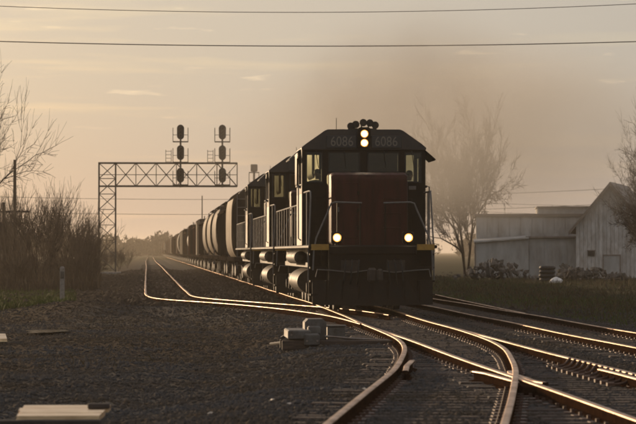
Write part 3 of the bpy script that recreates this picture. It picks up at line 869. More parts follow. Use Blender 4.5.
LOCO_Y = 101.5*K
locomotive('leading locomotive with lit headlights, dark red nose and 6086 number boards', LOCO_Y, True)
locomotive('second locomotive, dark, coupled directly behind the leading one', LOCO_Y+21.6, False)
locomotive('third dark locomotive, between the second locomotive and the tan hopper car', LOCO_Y+43.2, False)

# ------------------------------------------------------------------ freight cars
def car_mat(name, c, c2): return mat(name, c, .65, 0, c2, 1.6, bump=.05, bscale=5, rvar=.12, spec=0.04 if max(c) > .1 else 0.0, stretch=(1, .5, .35))
CM = dict(dark_roof_end_shade=car_mat('car_dark_roof_end_shade', (.03, .025, .021), (.018, .015, .013)), tan=car_mat('car_tan', (.34, .285, .215), (.22, .175, .13)), grey=car_mat('car_grey', (.33, .31, .28), (.22, .19, .16)),  # first entry: dark roof colour, also paints shade onto hopper ends
          rust=car_mat('car_rust', (.12, .055, .035), (.07, .04, .03)), dark=car_mat('car_black', (.02, .018, .017), (.05, .038, .03)),
          cream=car_mat('car_cream', (.27, .23, .18), (.165, .135, .105)), brown=car_mat('car_brown', (.09, .05, .035), (.05, .034, .028)))
MESHES = {}
def car_meshes(kind, cm, L):
    key = (kind, cm)
    if key in MESHES: return MESHES[key]
    parts = []
    m = CM[cm]
    if kind in ('round', 'square'):       # covered hopper with bulging sides
        b = MB(); rings = []
        for y, k in ((1.2, .60), (1.9, .82), (3.0, 1), (L-3.0, 1), (L-1.9, .82), (L-1.2, .60)):
            prof = []
            e1, e2 = (.62, .80) if kind == 'round' else (.30, .55)
            for q in range(40):
                a = 2*math.pi*q/40
                c_, s_ = math.cos(a), math.sin(a)
                prof.append((1.60*(abs(c_)**e1)*(1 if c_ > 0 else -1), y, 2.72+k*1.66*(abs(s_)**e2)*(1 if s_ > 0 else -1) + (1-k)*.55))
            rings.append(prof)
        b.loft(rings)
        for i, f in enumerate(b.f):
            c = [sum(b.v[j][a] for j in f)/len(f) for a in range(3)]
            if c[2] > 3.90 or c[1] < 2.9 or c[1] > L-2.9: b.m[i] = 1  # dark roof, and shade painted onto both car ends
        parts.append(('body', b.mesh('body', [m, CM['dark_roof_end_shade']], True)))
        h = MB(); h.box(-.34, .34, 1.6, L-1.6, 4.36, 4.50, .03)
        h.box(-1.05, -.45, 1.4, L-1.4, 4.32, 4.36); h.box(.45, 1.05, 1.4, L-1.4, 4.32, 4.36)
        parts.append(('roof_hatch', h.mesh('roof_hatch', CM['dark'])))
        h = MB()
        for k in range(3):
            yy = 4.2+k*(L-8.4)/2
            h.hull([(-1.1, yy-1.6, 1.2), (1.1, yy-1.6, 1.2), (-1.1, yy+1.6, 1.2), (1.1, yy+1.6, 1.2), (-.5, yy-.4, .45), (.5, yy-.4, .45), (-.5, yy+.4, .45), (.5, yy+.4, .45)])
        parts.append(('discharge_gate', h.mesh('discharge_gate', CM['dark'])))
    elif kind == 'tank':
        b = MB(); rings = []
        for y, r in ((.9, .35), (1.0, .9), (1.25, 1.3), (1.6, 1.48), (L-1.6, 1.48), (L-1.25, 1.3), (L-1.0, .9), (L-.9, .35)):
            rings.append([(r*math.cos(2*math.pi*q/28), y, 2.62+r*math.sin(2*math.pi*q/28)) for q in range(28)])
        b.loft(rings); parts.append(('tank', b.mesh('tank', m, True)))
        h = MB(); h.cyl((0, L/2, 4.0), (0, L/2, 4.42), .5, n=16); h.cyl((0, L/2, 4.42), (0, L/2, 4.52), .42, .2, n=16)
        parts.append(('dome', h.mesh('dome', CM['dark'], True)))
        h = MB()
        for s in (-1, 1):
            h.tube([(s*.9, L/2-1.4, 4.55), (s*.9, L/2+1.4, 4.55)], .03, 5)
            for q in (-1.4, 0, 1.4): h.cyl((s*.9, L/2+q, 3.8), (s*.9, L/2+q, 4.55), .025, n=5)
        parts.append(('platform_rail', h.mesh('platform_rail', CM['dark'])))
    elif kind == 'box':
        b = MB(); b.box(-1.5, 1.5, .6, L-.6, 1.15, 3.98)
        for k in range(13):
            yy = .9+k*(L-1.8)/12
            for s in (-1, 1): b.box(min(s*1.5, s*1.56), max(s*1.5, s*1.56), yy-.05, yy+.05, 1.2, 3.95)
        parts.append(('body', b.mesh('body', m)))
        h = MB(); h.prism([(-1.56, 3.982), (-1.52, 4.05), (0, 4.25), (1.52, 4.05), (1.56, 3.982)], .55, L-.55); parts.append(('roof', h.mesh('roof', CM['brown'])))
        for s in (-1, 1):
            h = MB(); h.box(min(s*1.565, s*1.60), max(s*1.565, s*1.60), L/2-1.5, L/2+1.5, 1.25, 3.85); parts.append(('sliding_door', h.mesh('sliding_door', m)))
    else:                      # open hopper with ribs
        b = MB()
        for s in (-1, 1):
            x0, x1 = sorted((s*1.5, s*1.44)); b.box(x0, x1, .6, L-.6, 1.3, 3.5)
            for k in range(11):
                yy = .7+k*(L-1.4)/10; xa, xb = sorted((s*1.5, s*1.58)); b.box(xa, xb, yy-.06, yy+.06, 1.3, 3.45)
            xa, xb = sorted((s*1.42, s*1.6)); b.box(xa, xb, .58, L-.58, 3.5, 3.62)
        for y0 in (.6, L-.66): b.box(-1.44, 1.44, y0, y0+.06, 1.6, 3.6)
        b.box(-1.44, 1.44, .7, L-.7, 1.25, 1.33)
        parts.append(('body', b.mesh('body', m)))
        h = MB()
        n = 14; rings = []
        for k in range(n+1):
            yy = .8+k*(L-1.6)/n; zz = 3.45+.35*math.sin(k*1.7)*.5
            rings.append([(-1.42, yy, 2.8), (1.42, yy, 2.8), (1.42, yy, 3.3), (.5, yy, zz), (-.4, yy, zz+.1), (-1.42, yy, 3.3)])
        h.loft(rings); parts.append(('coal_load', h.mesh('coal_load', CM['dark'], True)))
    s_ = MB(); s_.box(-.35, .35, .2, L-.2, .95, 1.25)
    for y0 in (.35, L-1.35): s_.box(-1.5, 1.5, y0, y0+1.0, 1.0, 1.2, .02)
    for sx in (-1, 1):
        xa, xb = sorted((sx*1.38, sx*1.5)); s_.box(xa, xb, .4, L-.4, 1.02, 1.22)
    parts.append(('sill', s_.mesh('sill', CM['dark'])))
    for y0 in (.42, L-.42):
        for sx in (-1, 1):
            lad = MB()
            for q in (0, .4): lad.cyl((sx*(1.0+q), y0, .7), (sx*(1.0+q), y0, 4.1), .022, n=5)
            for k in range(9): lad.cyl((sx*1.0, y0, .85+.38*k), (sx*1.4, y0, .85+.38*k), .016, n=5)
            parts.append(('ladder', lad.mesh('ladder', M['hand'] if kind in ('round', 'square', 'tank') else CM['dark'])))
    for yc in (2.1, L-2.1):
        tr = MB()
        for sx in (-1, 1):
            tr.prism([(yc-1.25, .42), (yc-1.2, .62), (yc-.4, .78), (yc+.4, .78), (yc+1.2, .62), (yc+1.25, .42), (yc+.5, .26), (yc-.5, .26)], sx*1.04-.07, sx*1.04+.07, 'x')
        tr.box(-1.0, 1.0, yc-.22, yc+.22, .5, .94)
        parts.append(('truck_frame', tr.mesh('truck_frame', M['under'])))
        for ay in (-.88, .88):
            w = MB(); w.cyl((-.95, yc+ay, .44), (.95, yc+ay, .44), .07, n=6)
            for sx in (-1, 1):
                w.cyl((sx*.69, yc+ay, .44), (sx*.82, yc+ay, .44), .44, n=18); w.cyl((sx*.66, yc+ay, .44), (sx*.70, yc+ay, .44), .47, n=18)
            parts.append(('wheel_set', w.mesh('wheel_set', M['under'], True)))
    cp = MB(); cp.box(-.08, .08, -.28, .4, .78, .96, .02); cp.box(-.08, .08, L-.4, L+.28, .78, .96, .02)
    parts.append(('coupler', cp.mesh('coupler', M['under'])))
    MESHES[key] = parts
    return parts

seq = [('square', 'tan', 'tan covered hopper car with bulging side, coupled behind the third locomotive'),
       ('hopper', 'dark', 'dark open coal car between the nearest tan hopper and the round-sided cars'),
       ('round', 'cream', 'nearest of the three pale round-sided hopper cars in a row'),
       ('round', 'tan', 'middle of the three pale round-sided hopper cars in a row'),
       ('round', 'cream', 'farthest of the three pale round-sided hopper cars in a row'),
       ('hopper', 'dark', 'dark open coal car just beyond the three round-sided hoppers'),
       ('box', 'cream', 'pale flat-sided boxcar beyond the round-sided hoppers'),
       ('hopper', 'brown', 'brown open car right behind the pale flat-sided boxcar'),
       ('hopper', 'dark', 'black open car, ninth behind the locomotives'),
       ('box', 'brown', 'brown boxcar ahead of the pale tank car'),
       ('tank', 'grey', 'pale grey tank car midway along the train'),
       ('hopper', 'brown', 'brown open car right behind the pale tank car'),
       ('box', 'dark', 'dark boxcar before the long light boxcars far down the train'),
       ('box', 'tan', 'first of two long light tan boxcars far down the train'),
       ('box', 'tan', 'second of two long light tan boxcars far down the train')]
CY = LOCO_Y + 43.2 + 21.6
CARL = 16.2
for k in range(50):
    if k < len(seq): kind, cm, lab = seq[k]; grp = None
    else:
        kind, cm = random.choice([('hopper', 'brown'), ('box', 'rust'), ('hopper', 'dark'), ('box', 'brown'), ('round', 'grey'), ('tank', 'dark'), ('box', 'tan')])
        lab, grp = 'distant hazy freight car in the far tail of the train', 'far freight cars'
    root = thing('freight_car', lab, 'freight car', (cx('main', CY+8), CY, 0), 0, grp)
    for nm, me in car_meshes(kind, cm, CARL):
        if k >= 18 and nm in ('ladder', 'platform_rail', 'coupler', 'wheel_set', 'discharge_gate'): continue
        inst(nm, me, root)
    CY += CARL + .55

# ------------------------------------------------------------------ cantilever signal bridge
GX, GY = -3.4, 334.0*K
g0 = gz(GX, GY)
gan = thing('signal_gantry', 'steel lattice cantilever signal gantry over the left track and train', 'signal gantry', (GX, GY, g0))
Z0, ZT, ZB = -g0*0, 8.55 - g0, 6.70 - g0
D = .95
def bar(a, b, r, nm, par=gan, m=M['gantry']):
    a, b = Vector(a), Vector(b); d = (b-a).normalized()
    q = MB(); q.cyl(a, b, r, n=4); return q.build(nm, m, par)
fd = MB(); fd.box(-1.1, 1.1, -.95, .95, -.4, .22, .04); fd.build('footing', M['conc'], gan)
for sx in (-1, 1):
    for sy in (0, 1):
        bar((sx*.66, (sy-.5)*D, .2), (sx*.66, (sy-.5)*D, ZT+.05), .085, 'column_post')
nz = 7
for sy in (0, 1):
    yy = (sy-.5)*D
    for k in range(nz):
        za, zb = .25+(ZT-.25)*k/nz, .25+(ZT-.25)*(k+1)/nz
        bar((-.66, yy, za), (.66, yy, zb), .032, 'brace'); bar((.66, yy+.03, za), (-.66, yy+.03, zb), .032, 'brace')
        bar((-.66, yy, zb), (.66, yy, zb), .03, 'strut')
for sx in (-1, 1):
    for k in range(nz):
        za, zb = .25+(ZT-.25)*k/nz, .25+(ZT-.25)*(k+1)/nz
        bar((sx*.66, -.5*D, za), (sx*.66, .5*D, zb), .03, 'brace')
XE = 10.35
for sy in (0, 1):
    yy = (sy-.5)*D
    for zz in (ZT, ZB): bar((-.66, yy, zz), (XE, yy, zz), .085, 'chord')
    nb_ = 6; x0 = .66
    for k in range(nb_):
        xa, xb = x0+(XE-x0)*k/nb_, x0+(XE-x0)*(k+1)/nb_
        bar((xa, yy, ZB), (xb, yy, ZT), .034, 'brace'); bar((xa, yy+.03, ZT), (xb, yy+.03, ZB), .034, 'brace')
        bar((xb, yy, ZB), (xb, yy, ZT), .04, 'strut')
    bar((-.66, yy, (ZT+ZB)/2), (XE, yy, (ZT+ZB)/2), .02, 'rail_bar')
for k in range(7):
    xa = .66+(XE-.66)*k/6
    bar((xa, -.5*D, ZT), (xa, .5*D, ZT), .035, 'strut'); bar((xa, -.5*D, ZB), (xa, .5*D, ZB), .035, 'strut')
wk = MB(); wk.box(.7, XE, -.30, .30, ZB+.04, ZB+.08); wk.build('walkway', M['gantry'], gan)
def signal_mast(par, x, y, zb, zt, heads):
    ms = MB(); ms.cyl((x, y, zb), (x, y, zt), .075, n=8); ms.build('signal_mast', M['gantry'], par)
    for hz in heads:
        b = MB()
        prof = []
        for k in range(24):
            a = 2*math.pi*k/24; prof.append((x+.29*math.cos(a), hz+.29*math.sin(a)+(.30 if math.sin(a) >= 0 else -.30)))
        b.prism(prof, y-.16, y-.12)
        b.box(x-.16, x+.16, y-.12, y+.06, hz-.45, hz+.45, .03)
        ho = b.build('signal_head', M['sigblack'], par)
        for k in (-1, 0, 1):
            v = MB(); v.cyl((x, y-.17, hz+.27*k), (x, y-.40, hz+.27*k+.0), .11, .12, 12, False); v.build('lamp_hood', M['sigblack'], ho, True)
        pf = MB(); pf.box(x-.62, x+.62, y-.35, y+.45, hz-.80, hz-.73)
        po = pf.build('service_platform', M['gantry'], par)
        r = MB()
        for sx in (-1, 1):
            for yy in (y-.32, y+.42): r.cyl((x+sx*.6, yy, hz-.76), (x+sx*.6, yy, hz+.35), .024, n=5)
            for zz in (.30, -.2): r.cyl((x+sx*.6, y-.32, hz+zz), (x+sx*.6, y+.42, hz+zz), .022, n=5)
        for zz in (-.2,): r.cyl((x-.6, y+.42, hz+zz), (x+.6, y+.42, hz+zz), .022, n=5)
        r.build('platform_rail', M['gantry'], po)
def px2xz(px, py, Y): return ((px-150)*Y/FPX, CAM_H+(252-py)*Y/FPX)
for px in (180.3, 222.0):
    x, _ = px2xz(px, 0, GY); x -= GX
    hs = [px2xz(0, py, GY)[1]-g0 for py in (132.5, 153.0, 175.5)]
    signal_mast(gan, x, -.62, ZB-.1, hs[0]+.6, hs)
    ld = MB()
    for q in (-.22, .22): ld.cyl((x-.95+q, -.4, ZT), (x-.95+q, -.4, ZT+1.05), .022, n=5)
    for k in range(4): ld.cyl((x-1.17, -.4, ZT+.1+.28*k), (x-.73, -.4, ZT+.1+.28*k), .018, n=5)
    ld.build('ladder', M['gantry'], gan)
# lone signal beyond the train, only its top shows above the locomotives
mx, mz = px2xz(254.5, 0, 334*K)
ms_ = thing('signal_mast', 'small signal head on a mast showing above the third locomotive', 'signal', (8.4, 338*K, gz(8.4, 338*K)))
q = MB(); q.cyl((0, 0, 0), (0, 0, 8.3), .09, n=8); q.cyl((0, 0, -.2), (0, 0, .3), .3, n=10); q.build('mast', M['gantry'], ms_)
q = MB(); q.box(-.28, .28, -.2, .2, 8.25, 8.85, .06); q.box(-.42, .42, -.3, .3, 8.15, 8.22); q.build('signal_head', M['sigblack'], ms_)
q = MB()
for s in (-1, 1): q.cyl((s*.4, 0, 7.3), (s*.4, 0, 8.2), .03, n=5)
q.cyl((-.4, 0, 7.4), (.4, 0, 7.4), .03, n=5); q.build('bracket', M['gantry'], ms_)

# ------------------------------------------------------------------ bare trees
def tree_mesh(seed, height, spread, levels, forks, twig_r, trunk_r, lean=(0, 0), up=.35, base_len=.28, limbs=1, wob=.15, tw=(.45, .72), nseg=4):
    rnd = random.Random(seed)
    segs_t, segs_c = [], []
    def grow(p, d, length, r, lv):
        n = nseg if lv == 0 else (4 if lv == 1 else 3)
        for i in range(n):
            d2 = (d + Vector((rnd.gauss(0, wob), rnd.gauss(0, wob), rnd.gauss(0, wob*.7)+.05*up))).normalized()
            q = p + d2*length/n
            r2 = max(twig_r*.7, r*(1-.13 if lv else 1-.07))
            (segs_t if lv < 2 else segs_c).append((p, q, r, r2))
            if lv < levels and (i > 0 or lv > 0):
                k = 1 if lv < levels-1 else 2
                if lv == 0: k = 1 if i >= 1 else 0
                for _ in range(k):
                    az = rnd.uniform(0, 2*math.pi); tilt = rnd.uniform(.45, .95)*spread
                    a = d2.orthogonal().normalized(); b = d2.cross(a)
                    d3 = (d2*math.cos(tilt) + (a*math.cos(az)+b*math.sin(az))*math.sin(tilt) + Vector((0, 0, up*.5))).normalized()
                    grow(q, d3, length*(rnd.uniform(.55, .8) if lv < 1 else rnd.uniform(*tw)), max(twig_r, r2*rnd.uniform(.45, .65)), lv+1)
            p, d, r = q, d2, r2
        if lv < levels:
            for _ in range(forks):
                a = d.orthogonal().normalized(); b = d.cross(a); az = rnd.uniform(0, 2*math.pi)
                tilt = rnd.uniform(.2, .6)*spread
                d3 = (d*math.cos(tilt) + (a*math.cos(az)+b*math.sin(az))*math.sin(tilt) + Vector((0, 0, up*.3))).normalized()
                grow(p, d3, length*rnd.uniform(.65, .9), max(twig_r, r*.75), lv+1)
    for k in range(limbs):
        a = 2*math.pi*k/max(1, limbs)+rnd.random()
        t = 0 if limbs == 1 else rnd.uniform(.1, .35)
        grow(Vector((math.cos(a)*.1*(limbs > 1), math.sin(a)*.1*(limbs > 1), -.1)), Vector((lean[0]+math.sin(t)*math.cos(a), lean[1]+math.sin(t)*math.sin(a), 1)).normalized(), height*base_len, trunk_r*(1 if limbs == 1 else .7), 0)
    zmax = max(s[1].z for s in segs_t+segs_c)
    k = height/zmax
    def to_mesh(name, segs, sides, m):
        n = len(segs)
        A = np.array([s[0][:] for s in segs])*k; B = np.array([s[1][:] for s in segs])*k
        ra = np.array([s[2] for s in segs]); rb_ = np.array([s[3] for s in segs])
        Dv = B-A; Dv /= np.linalg.norm(Dv, axis=1)[:, None]+1e-9
        ref = np.where(np.abs(Dv[:, 2:3]) > .9, np.array([[1., 0, 0]]), np.array([[0, 0, 1.]]))
        U = np.cross(Dv, ref); U /= np.linalg.norm(U, axis=1)[:, None]+1e-9; W = np.cross(Dv, U)
        vs = []
        for P_, rr in ((A, ra), (B, rb_)):
            for q in range(sides):
                t = 2*math.pi*q/sides
                vs.append(P_ + (U*math.cos(t)+W*math.sin(t))*rr[:, None])
        V = np.stack(vs, 1).reshape(-1, 3)
        base = (np.arange(n)*2*sides)[:, None]
        F = np.concatenate([np.stack([base[:, 0]+q, base[:, 0]+(q+1) % sides, base[:, 0]+sides+(q+1) % sides, base[:, 0]+sides+q], 1) for q in range(sides)])
        return np_mesh(name, V, F, m, True)
    return to_mesh('trunk', segs_t, 6, M['bark']), to_mesh('crown', segs_c, 3, M['twig'])
def plant_tree(name, label, cat, loc, meshes, rz=0, sc_=(1, 1, 1), group=None):
    t = thing(name, label, cat, loc, rz, group); t.scale = sc_
    inst('trunk', meshes[0], t); inst('crown', meshes[1], t)
    return t
def ground_at(px, Y):
    Y *= K; x = (px-150)*Y/FPX; return (x, Y, gz(x, Y))
big = tree_mesh(23, 13.2, 1.0, 5, 2, .017, .25, up=.28, base_len=.2, limbs=3, wob=.13, tw=(.4, .6))
plant_tree('bare_tree', 'large bare tree fading into smoke right of the locomotive', 'tree', ground_at(467, 305), big, .0, (.62, .62, 1.06))
rt = tree_mesh(34, 10.4, 1.0, 5, 2, .008, .2, up=.25, base_len=.2, limbs=3, wob=.14, tw=(.4, .6))
plant_tree('bare_tree', 'bare tree at the right edge with branches over the barn', 'tree', ground_at(652, 215), rt, 1.0, (.66, .66, 1))
lt = tree_mesh(45, 15.5, 1.0, 4, 2, .010, .17, lean=(.05, 0), up=.34, base_len=.27, limbs=2)
plant_tree('bare_tree', 'tall bare tree reaching in at the upper left edge', 'tree', ground_at(-44, 200), lt, 0, (.60, .60, 1))
st_ = tree_mesh(52, 6.5, 1.0, 4, 1, .03, .12, up=.4, base_len=.25, limbs=3)
plant_tree('bare_tree', 'small distant bare tree above the long white building', 'tree', ground_at(567, 430), st_, 0, (1.2, 1.2, 1.05))
plant_tree('bare_tree', 'faint small bare tree between the big tree and the white building', 'tree', ground_at(522, 420), st_, 2, (1, 1, .9))
protos = [tree_mesh(60+k, 5.5, .62, 3, 1, .008, .036, up=.6, base_len=.6, limbs=(2, 3, 2, 3)[k], wob=.07, tw=(.4, .6), nseg=8) for k in range(4)]
shrub = [tree_mesh(80+k, 2.6, 1.1, 3, 2, .011, .026, up=.30, base_len=.30, limbs=6, wob=.2) for k in range(3)]
spots = []
rr = random.Random(5)
for k in range(28):
    px = rr.uniform(-25, 92); Y = rr.uniform(205, 300)
    top = np.interp(px, [-25, 20, 50, 70, 88, 96], [172, 178, 178, 188, 200, 228]) + rr.uniform(-4, 26)
    hgt = (252-top)*Y*K/FPX+CAM_H+.35
    spots.append((px, Y, hgt))
for k, (px, Y, hgt) in enumerate(spots):
    s = hgt/5.5
    plant_tree('thicket_tree', 'thin bare young tree in the dense thicket left of the gantry', 'tree', ground_at(px, Y), protos[k % 4], rr.uniform(0, 6), (s*1.0, s*1.0, s), 'thicket trees')
for k in range(22):
    px = rr.uniform(-25, 97); Y = rr.uniform(195, 310)
    s = rr.uniform(.45, .8)*(1 if px < 80 else .8)
    plant_tree('thicket_shrub', 'low tangled leafless shrub at the foot of the left thicket', 'shrub', ground_at(px, Y), shrub[k % 3], rr.uniform(0, 6), (s, s, s), 'thicket shrubs')
for k in range(10):
    px = rr.uniform(108, 148); Y = rr.uniform(380, 640)
    plant_tree('lineside_shrub', 'small hazy shrub far off beyond the gantry beside the left track', 'shrub', ground_at(px-4, Y), protos[k % 4], rr.uniform(0, 6), (.6, .6, .42), 'far lineside shrubs')

# dry brush that fills the foot of the thicket: nobody could count it
def blades(name, n, xf, yf, hmin, hmax, w, m, label, cat, seed, lean=.35, keep=None):
    r = np.random.default_rng(seed)
    Y = yf(r, n); X = xf(r, n, Y)
    if keep is not None:
        k = keep(X, Y, r); X, Y = X[k], Y[k]; n = len(X)
    Z = ground_z(X, Y)
    H = r.uniform(hmin, hmax, n)*(.5+.9*np.clip(vnoise(X, Y, 2.5, seed)+.5, 0, 1)); A = r.uniform(0, 2*np.pi, n)
    L = np.clip(r.normal(0, lean, (n, 2)), -1.4*lean, 1.4*lean)*H[:, None]
    dx, dy = np.cos(A)*w/2, np.sin(A)*w/2
    V = np.stack([np.stack([X-dx, Y-dy, Z-.02], 1), np.stack([X+dx, Y+dy, Z-.02], 1),
                  np.stack([X+L[:, 0]*.5+dx*.6, Y+L[:, 1]*.5+dy*.6, Z+H*.6], 1), np.stack([X+L[:, 0], Y+L[:, 1], Z+H], 1)], 1).reshape(-1, 3)
    b = np.arange(n)*4
    F = np.stack([b, b+1, b+2, b+3], 1)
    o = bpy.data.objects.new(name, np_mesh(name, V, F, m)); col.objects.link(o)
    return tag(o, label, cat, kind='stuff')
persp = lambda a, b: (lambda r, n, Y: (r.uniform(a, b, n)-150)*Y/FPX)
blades('thicket_brush', 15000, persp(-30, 100), lambda r, n: K*r.uniform(190, 320, n), .2, .8, .03, M['brush'], 'dry brown brush filling the foot of the left thicket', 'brush', 3, .2)
blades('left_grass', 40000, persp(-30, 75), lambda r, n: K*r.uniform(118, 200, n), .06, .20, .018, M['grass'], 'short green grass at far left in front of the thicket', 'grass', 4, .5, lambda X, Y, r: vnoise(X, Y, 5, 9)+r.uniform(-.25, .25, len(X)) > -.15)
blades('right_grass', 46000, lambda r, n, Y: cx('right', 100)+2.3+np.abs(r.normal(0, 1, n))**1.3*9, lambda r, n: K*r.uniform(70, 285, n), .03, .14, .02, M['grass'], 'green and dry weeds in the field beyond the right track', 'grass', 5, .5, lambda X, Y, r: (vnoise(X, Y, 6, 19)+r.uniform(-.3, .3, len(X)) > -.1))
blades('dry_weeds', 30000, lambda r, n, Y: cx('right', 100)+2.6+r.uniform(0, 32, n), lambda r, n: K*r.uniform(110, 288, n), .08, .32, .02, M['dry'], 'tall dry brown weeds before the white buildings', 'weeds', 6, .4)
blades('yard_weeds', 9000, lambda r, n, Y: r.uniform(-9, 3.2, n), lambda r, n: K*r.uniform(60, 180, n), .03, .14, .012, M['dry'], 'sparse low weeds scattered over the left gravel yard', 'weeds', 8, .6, lambda X, Y, r: (vnoise(X, Y, 3, 29) > .12) & (X < np.interp(Y, *CURVES['left'])-1.6) & (X < np.interp(Y/K, [20, 84, 85, 200], [-2, 3, 3, 3])))

# far wood along the horizon
def far_wood():
    r = np.random.default_rng(77); n = 130000
    cxs = np.sort(r.uniform(-260, 420, 280)); cys = K*r.uniform(1500, 1900, 280); ch = r.uniform(5.5, 10.0, 280); cr = r.uniform(4, 8, 280)
    k = r.integers(0, 280, n)
    u = r.normal(0, 1, (n, 3)); u /= np.linalg.norm(u, axis=1)[:, None]; u *= r.uniform(0.3, 1, n)[:, None]
    C = np.stack([cxs[k]+u[:, 0]*cr[k], cys[k]+u[:, 1]*cr[k], ch[k]*.5-.4+u[:, 2]*ch[k]*.52], 1)
    s = r.uniform(.3, .95, n)
    T = r.normal(0, 1, (n, 3, 3))*s[:, None, None]
    V = (C[:, None, :]+T).reshape(-1, 3); V[:, 2] = np.maximum(V[:, 2], -.5)
    F = np.arange(n*3).reshape(-1, 3)
    o = bpy.data.objects.new('far_wood', np_mesh('far_wood', V, F, M['farwood'])); col.objects.link(o)
    tag(o, 'hazy far-off wood along the horizon behind the train', 'wood', kind='stuff')
far_wood()

# ------------------------------------------------------------------ white buildings on the right
def at(px, py, Y):
    x, z = px2xz(px, py, Y); return x, z
BY = 292.0*K
s_ = BY/FPX
zg = gz(26, BY) - .05
wh = thing('warehouse', 'long low white warehouse with flat dark roof edge beside the barn', 'building', ((477-150)*s_, BY, zg), R(-6))
W = (600-477)*s_
def HZ(py): return CAM_H+(252-py)*s_ - zg
npan = 11
for k in range(npan):
    q = MB(); q.box(k*W/npan+.012, (k+1)*W/npan-.012, 0+.004*(k % 2), .14, 0, HZ(216.5)); q.build('wall_panel', M['wallw'], wh)
q = MB(); q.box(0.02, W, .10, 12, 0, HZ(216.5)-.02); q.build('wall', M['wallw'], wh)
q = MB(); q.box(-.15, W+.1, -.18, 12.2, HZ(216.5), HZ(213.6)); q.build('roof', M['roofm'], wh)
q = MB(); q.box((540-477)*s_, W+.05, 2.5, 10, HZ(213.5), HZ(207)); q.build('roof_block', M['wallw'], wh)
q = MB(); q.box((539-477)*s_, W+.1, 2.3, 10.2, HZ(207), HZ(205.6)); q.build('roof_block_edge', M['roofm'], wh)
# lean-to along the front
q = MB()
xa, xb, xc = -.02, (529-477)*s_, (598-477)*s_
q.hull([(xa, -2.6, 0), (xa, -.2, 0), (xb, -2.6, 0), (xb, -.2, 0), (xa, -2.6, HZ(243)), (xa, -.2, HZ(241)), (xb, -2.6, HZ(239)), (xb, -.2, HZ(237))]); q.build('lean_to_wall', M['wallw'], wh)
q = MB(); q.box(xb+.02, xc, -2.3, -.2, 0, HZ(238)); q.build('annex_wall', M['wallw'], wh)
for k in range(9):
    q = MB(); x0 = xb+.05+k*(xc-xb-.05)/9; q.box(x0, x0+(xc-xb-.05)/9-.03, -2.34, -2.302, 0, HZ(245.5)); q.build('wall_panel', M['wallw'], wh)
q = MB(); q.hull([(xa-.15, -2.9, HZ(242.8)), (xb, -2.9, HZ(238.8)), (xa-.15, -.18, HZ(240.5)), (xb, -.18, HZ(236.5)), (xa-.15, -2.9, HZ(241.4)), (xb, -2.9, HZ(237.4)), (xa-.15, -.18, HZ(239.1)), (xb, -.18, HZ(235.1))]); q.build('lean_to_roof', M['wallw'], wh)
q = MB(); q.box(xb-.2, xc+.3, -2.6, -.2, HZ(238)+.002, HZ(236.4)); q.build('annex_roof', M['trim'], wh)
q = MB(); q.cyl((xa-.06, -2.75, 0), (xa-.06, -2.75, HZ(242.5)), .06, n=8); q.build('downpipe', M['trim'], wh)
for k, (a, b) in enumerate(((533, 545), (552, 560), (566, 580))):
    q = MB(); q.box((a-477)*s_, (b-477)*s_, -.19, -.16, HZ(236.2), HZ(233.5)); q.build('clerestory_strip', M['wallw'], wh)
# gabled barn
bY = 284.0*K; sb = bY/FPX; zb = gz(32, bY)-.05
def BZ(py): return CAM_H+(252-py)*sb - zb
barn = thing('barn', 'peeling white wooden barn with steep gable at the right edge', 'barn', ((578-150)*sb, bY, zb), R(-14))
ridge_x = (613-578)*sb; Wb = ridge_x*2; ze, zr = BZ(226), BZ(184)
q = MB(); q.prism([(0, 0), (Wb, 0), (Wb, ze), (ridge_x, zr), (0, ze)], .03, 14.0); q.build('wall', M['barnw'], barn)
nbd = 18
for k in range(nbd):
    x0, x1 = k*Wb/nbd+.012, (k+1)*Wb/nbd-.012
    top = lambda x: ze+(zr-ze)*(1-abs(x-ridge_x)/ridge_x)
    d_ = random.uniform(0, .012)
    q = MB(); pr = [(x0, 0), (x1, 0), (x1, top(x1))] + ([(ridge_x, zr)] if x0 < ridge_x < x1 else []) + [(x0, top(x0))]
    q.prism(pr, -.02-d_, .028); q.build('board', M['barnw'], barn)
for s in (-1, 1):
    q = MB(); ex = ridge_x + s*(ridge_x+.45); ez = ze-(zr-ze)/ridge_x*.45
    q.hull([(ridge_x, -.5, zr+.02), (ridge_x, 14.4, zr+.02), (ex, -.5, ez+.02), (ex, 14.4, ez+.02), (ridge_x, -.5, zr+.17), (ridge_x, 14.4, zr+.17), (ex, -.5, ez+.17), (ex, 14.4, ez+.17)])
    q.build('roof_slope', M['roofm'], barn)
    q = MB(); q.hull([(ridge_x, -.54, zr-.10), (ridge_x, -.50, zr-.10), (ex, -.54, ez-.10), (ex, -.50, ez-.10), (ridge_x, -.54, zr+.16), (ridge_x, -.50, zr+.16), (ex, -.54, ez+.16), (ex, -.50, ez+.16)])
    q.build('barge_board', M['roofm'], barn)
q = MB(); q.box((590-578)*sb, (597-578)*sb, -.10, -.03, BZ(256), BZ(251)); wo = q.build('window', M['sigblack'], barn)
q = MB(); q.box((589.5-578)*sb, (597.5-578)*sb, -.14, -.035, BZ(251), BZ(250)); q.build('lintel', M['trim'], wo)
dx0, dx1 = (606-578)*sb, (622-578)*sb
q = MB()
q.box(dx0, dx1, -.10, -.034, .1, BZ(256)); dr = q.build('door', M['wallw'], barn)
for a, b, c, d in ((dx0-.08, dx0, .1, BZ(256)), (dx1, dx1+.08, .1, BZ(256)), (dx0-.08, dx1+.08, BZ(256), BZ(256)+.1)):
    q = MB(); q.box(a, b, -.12, -.034, c, d); q.build('frame', M['trim'], dr)

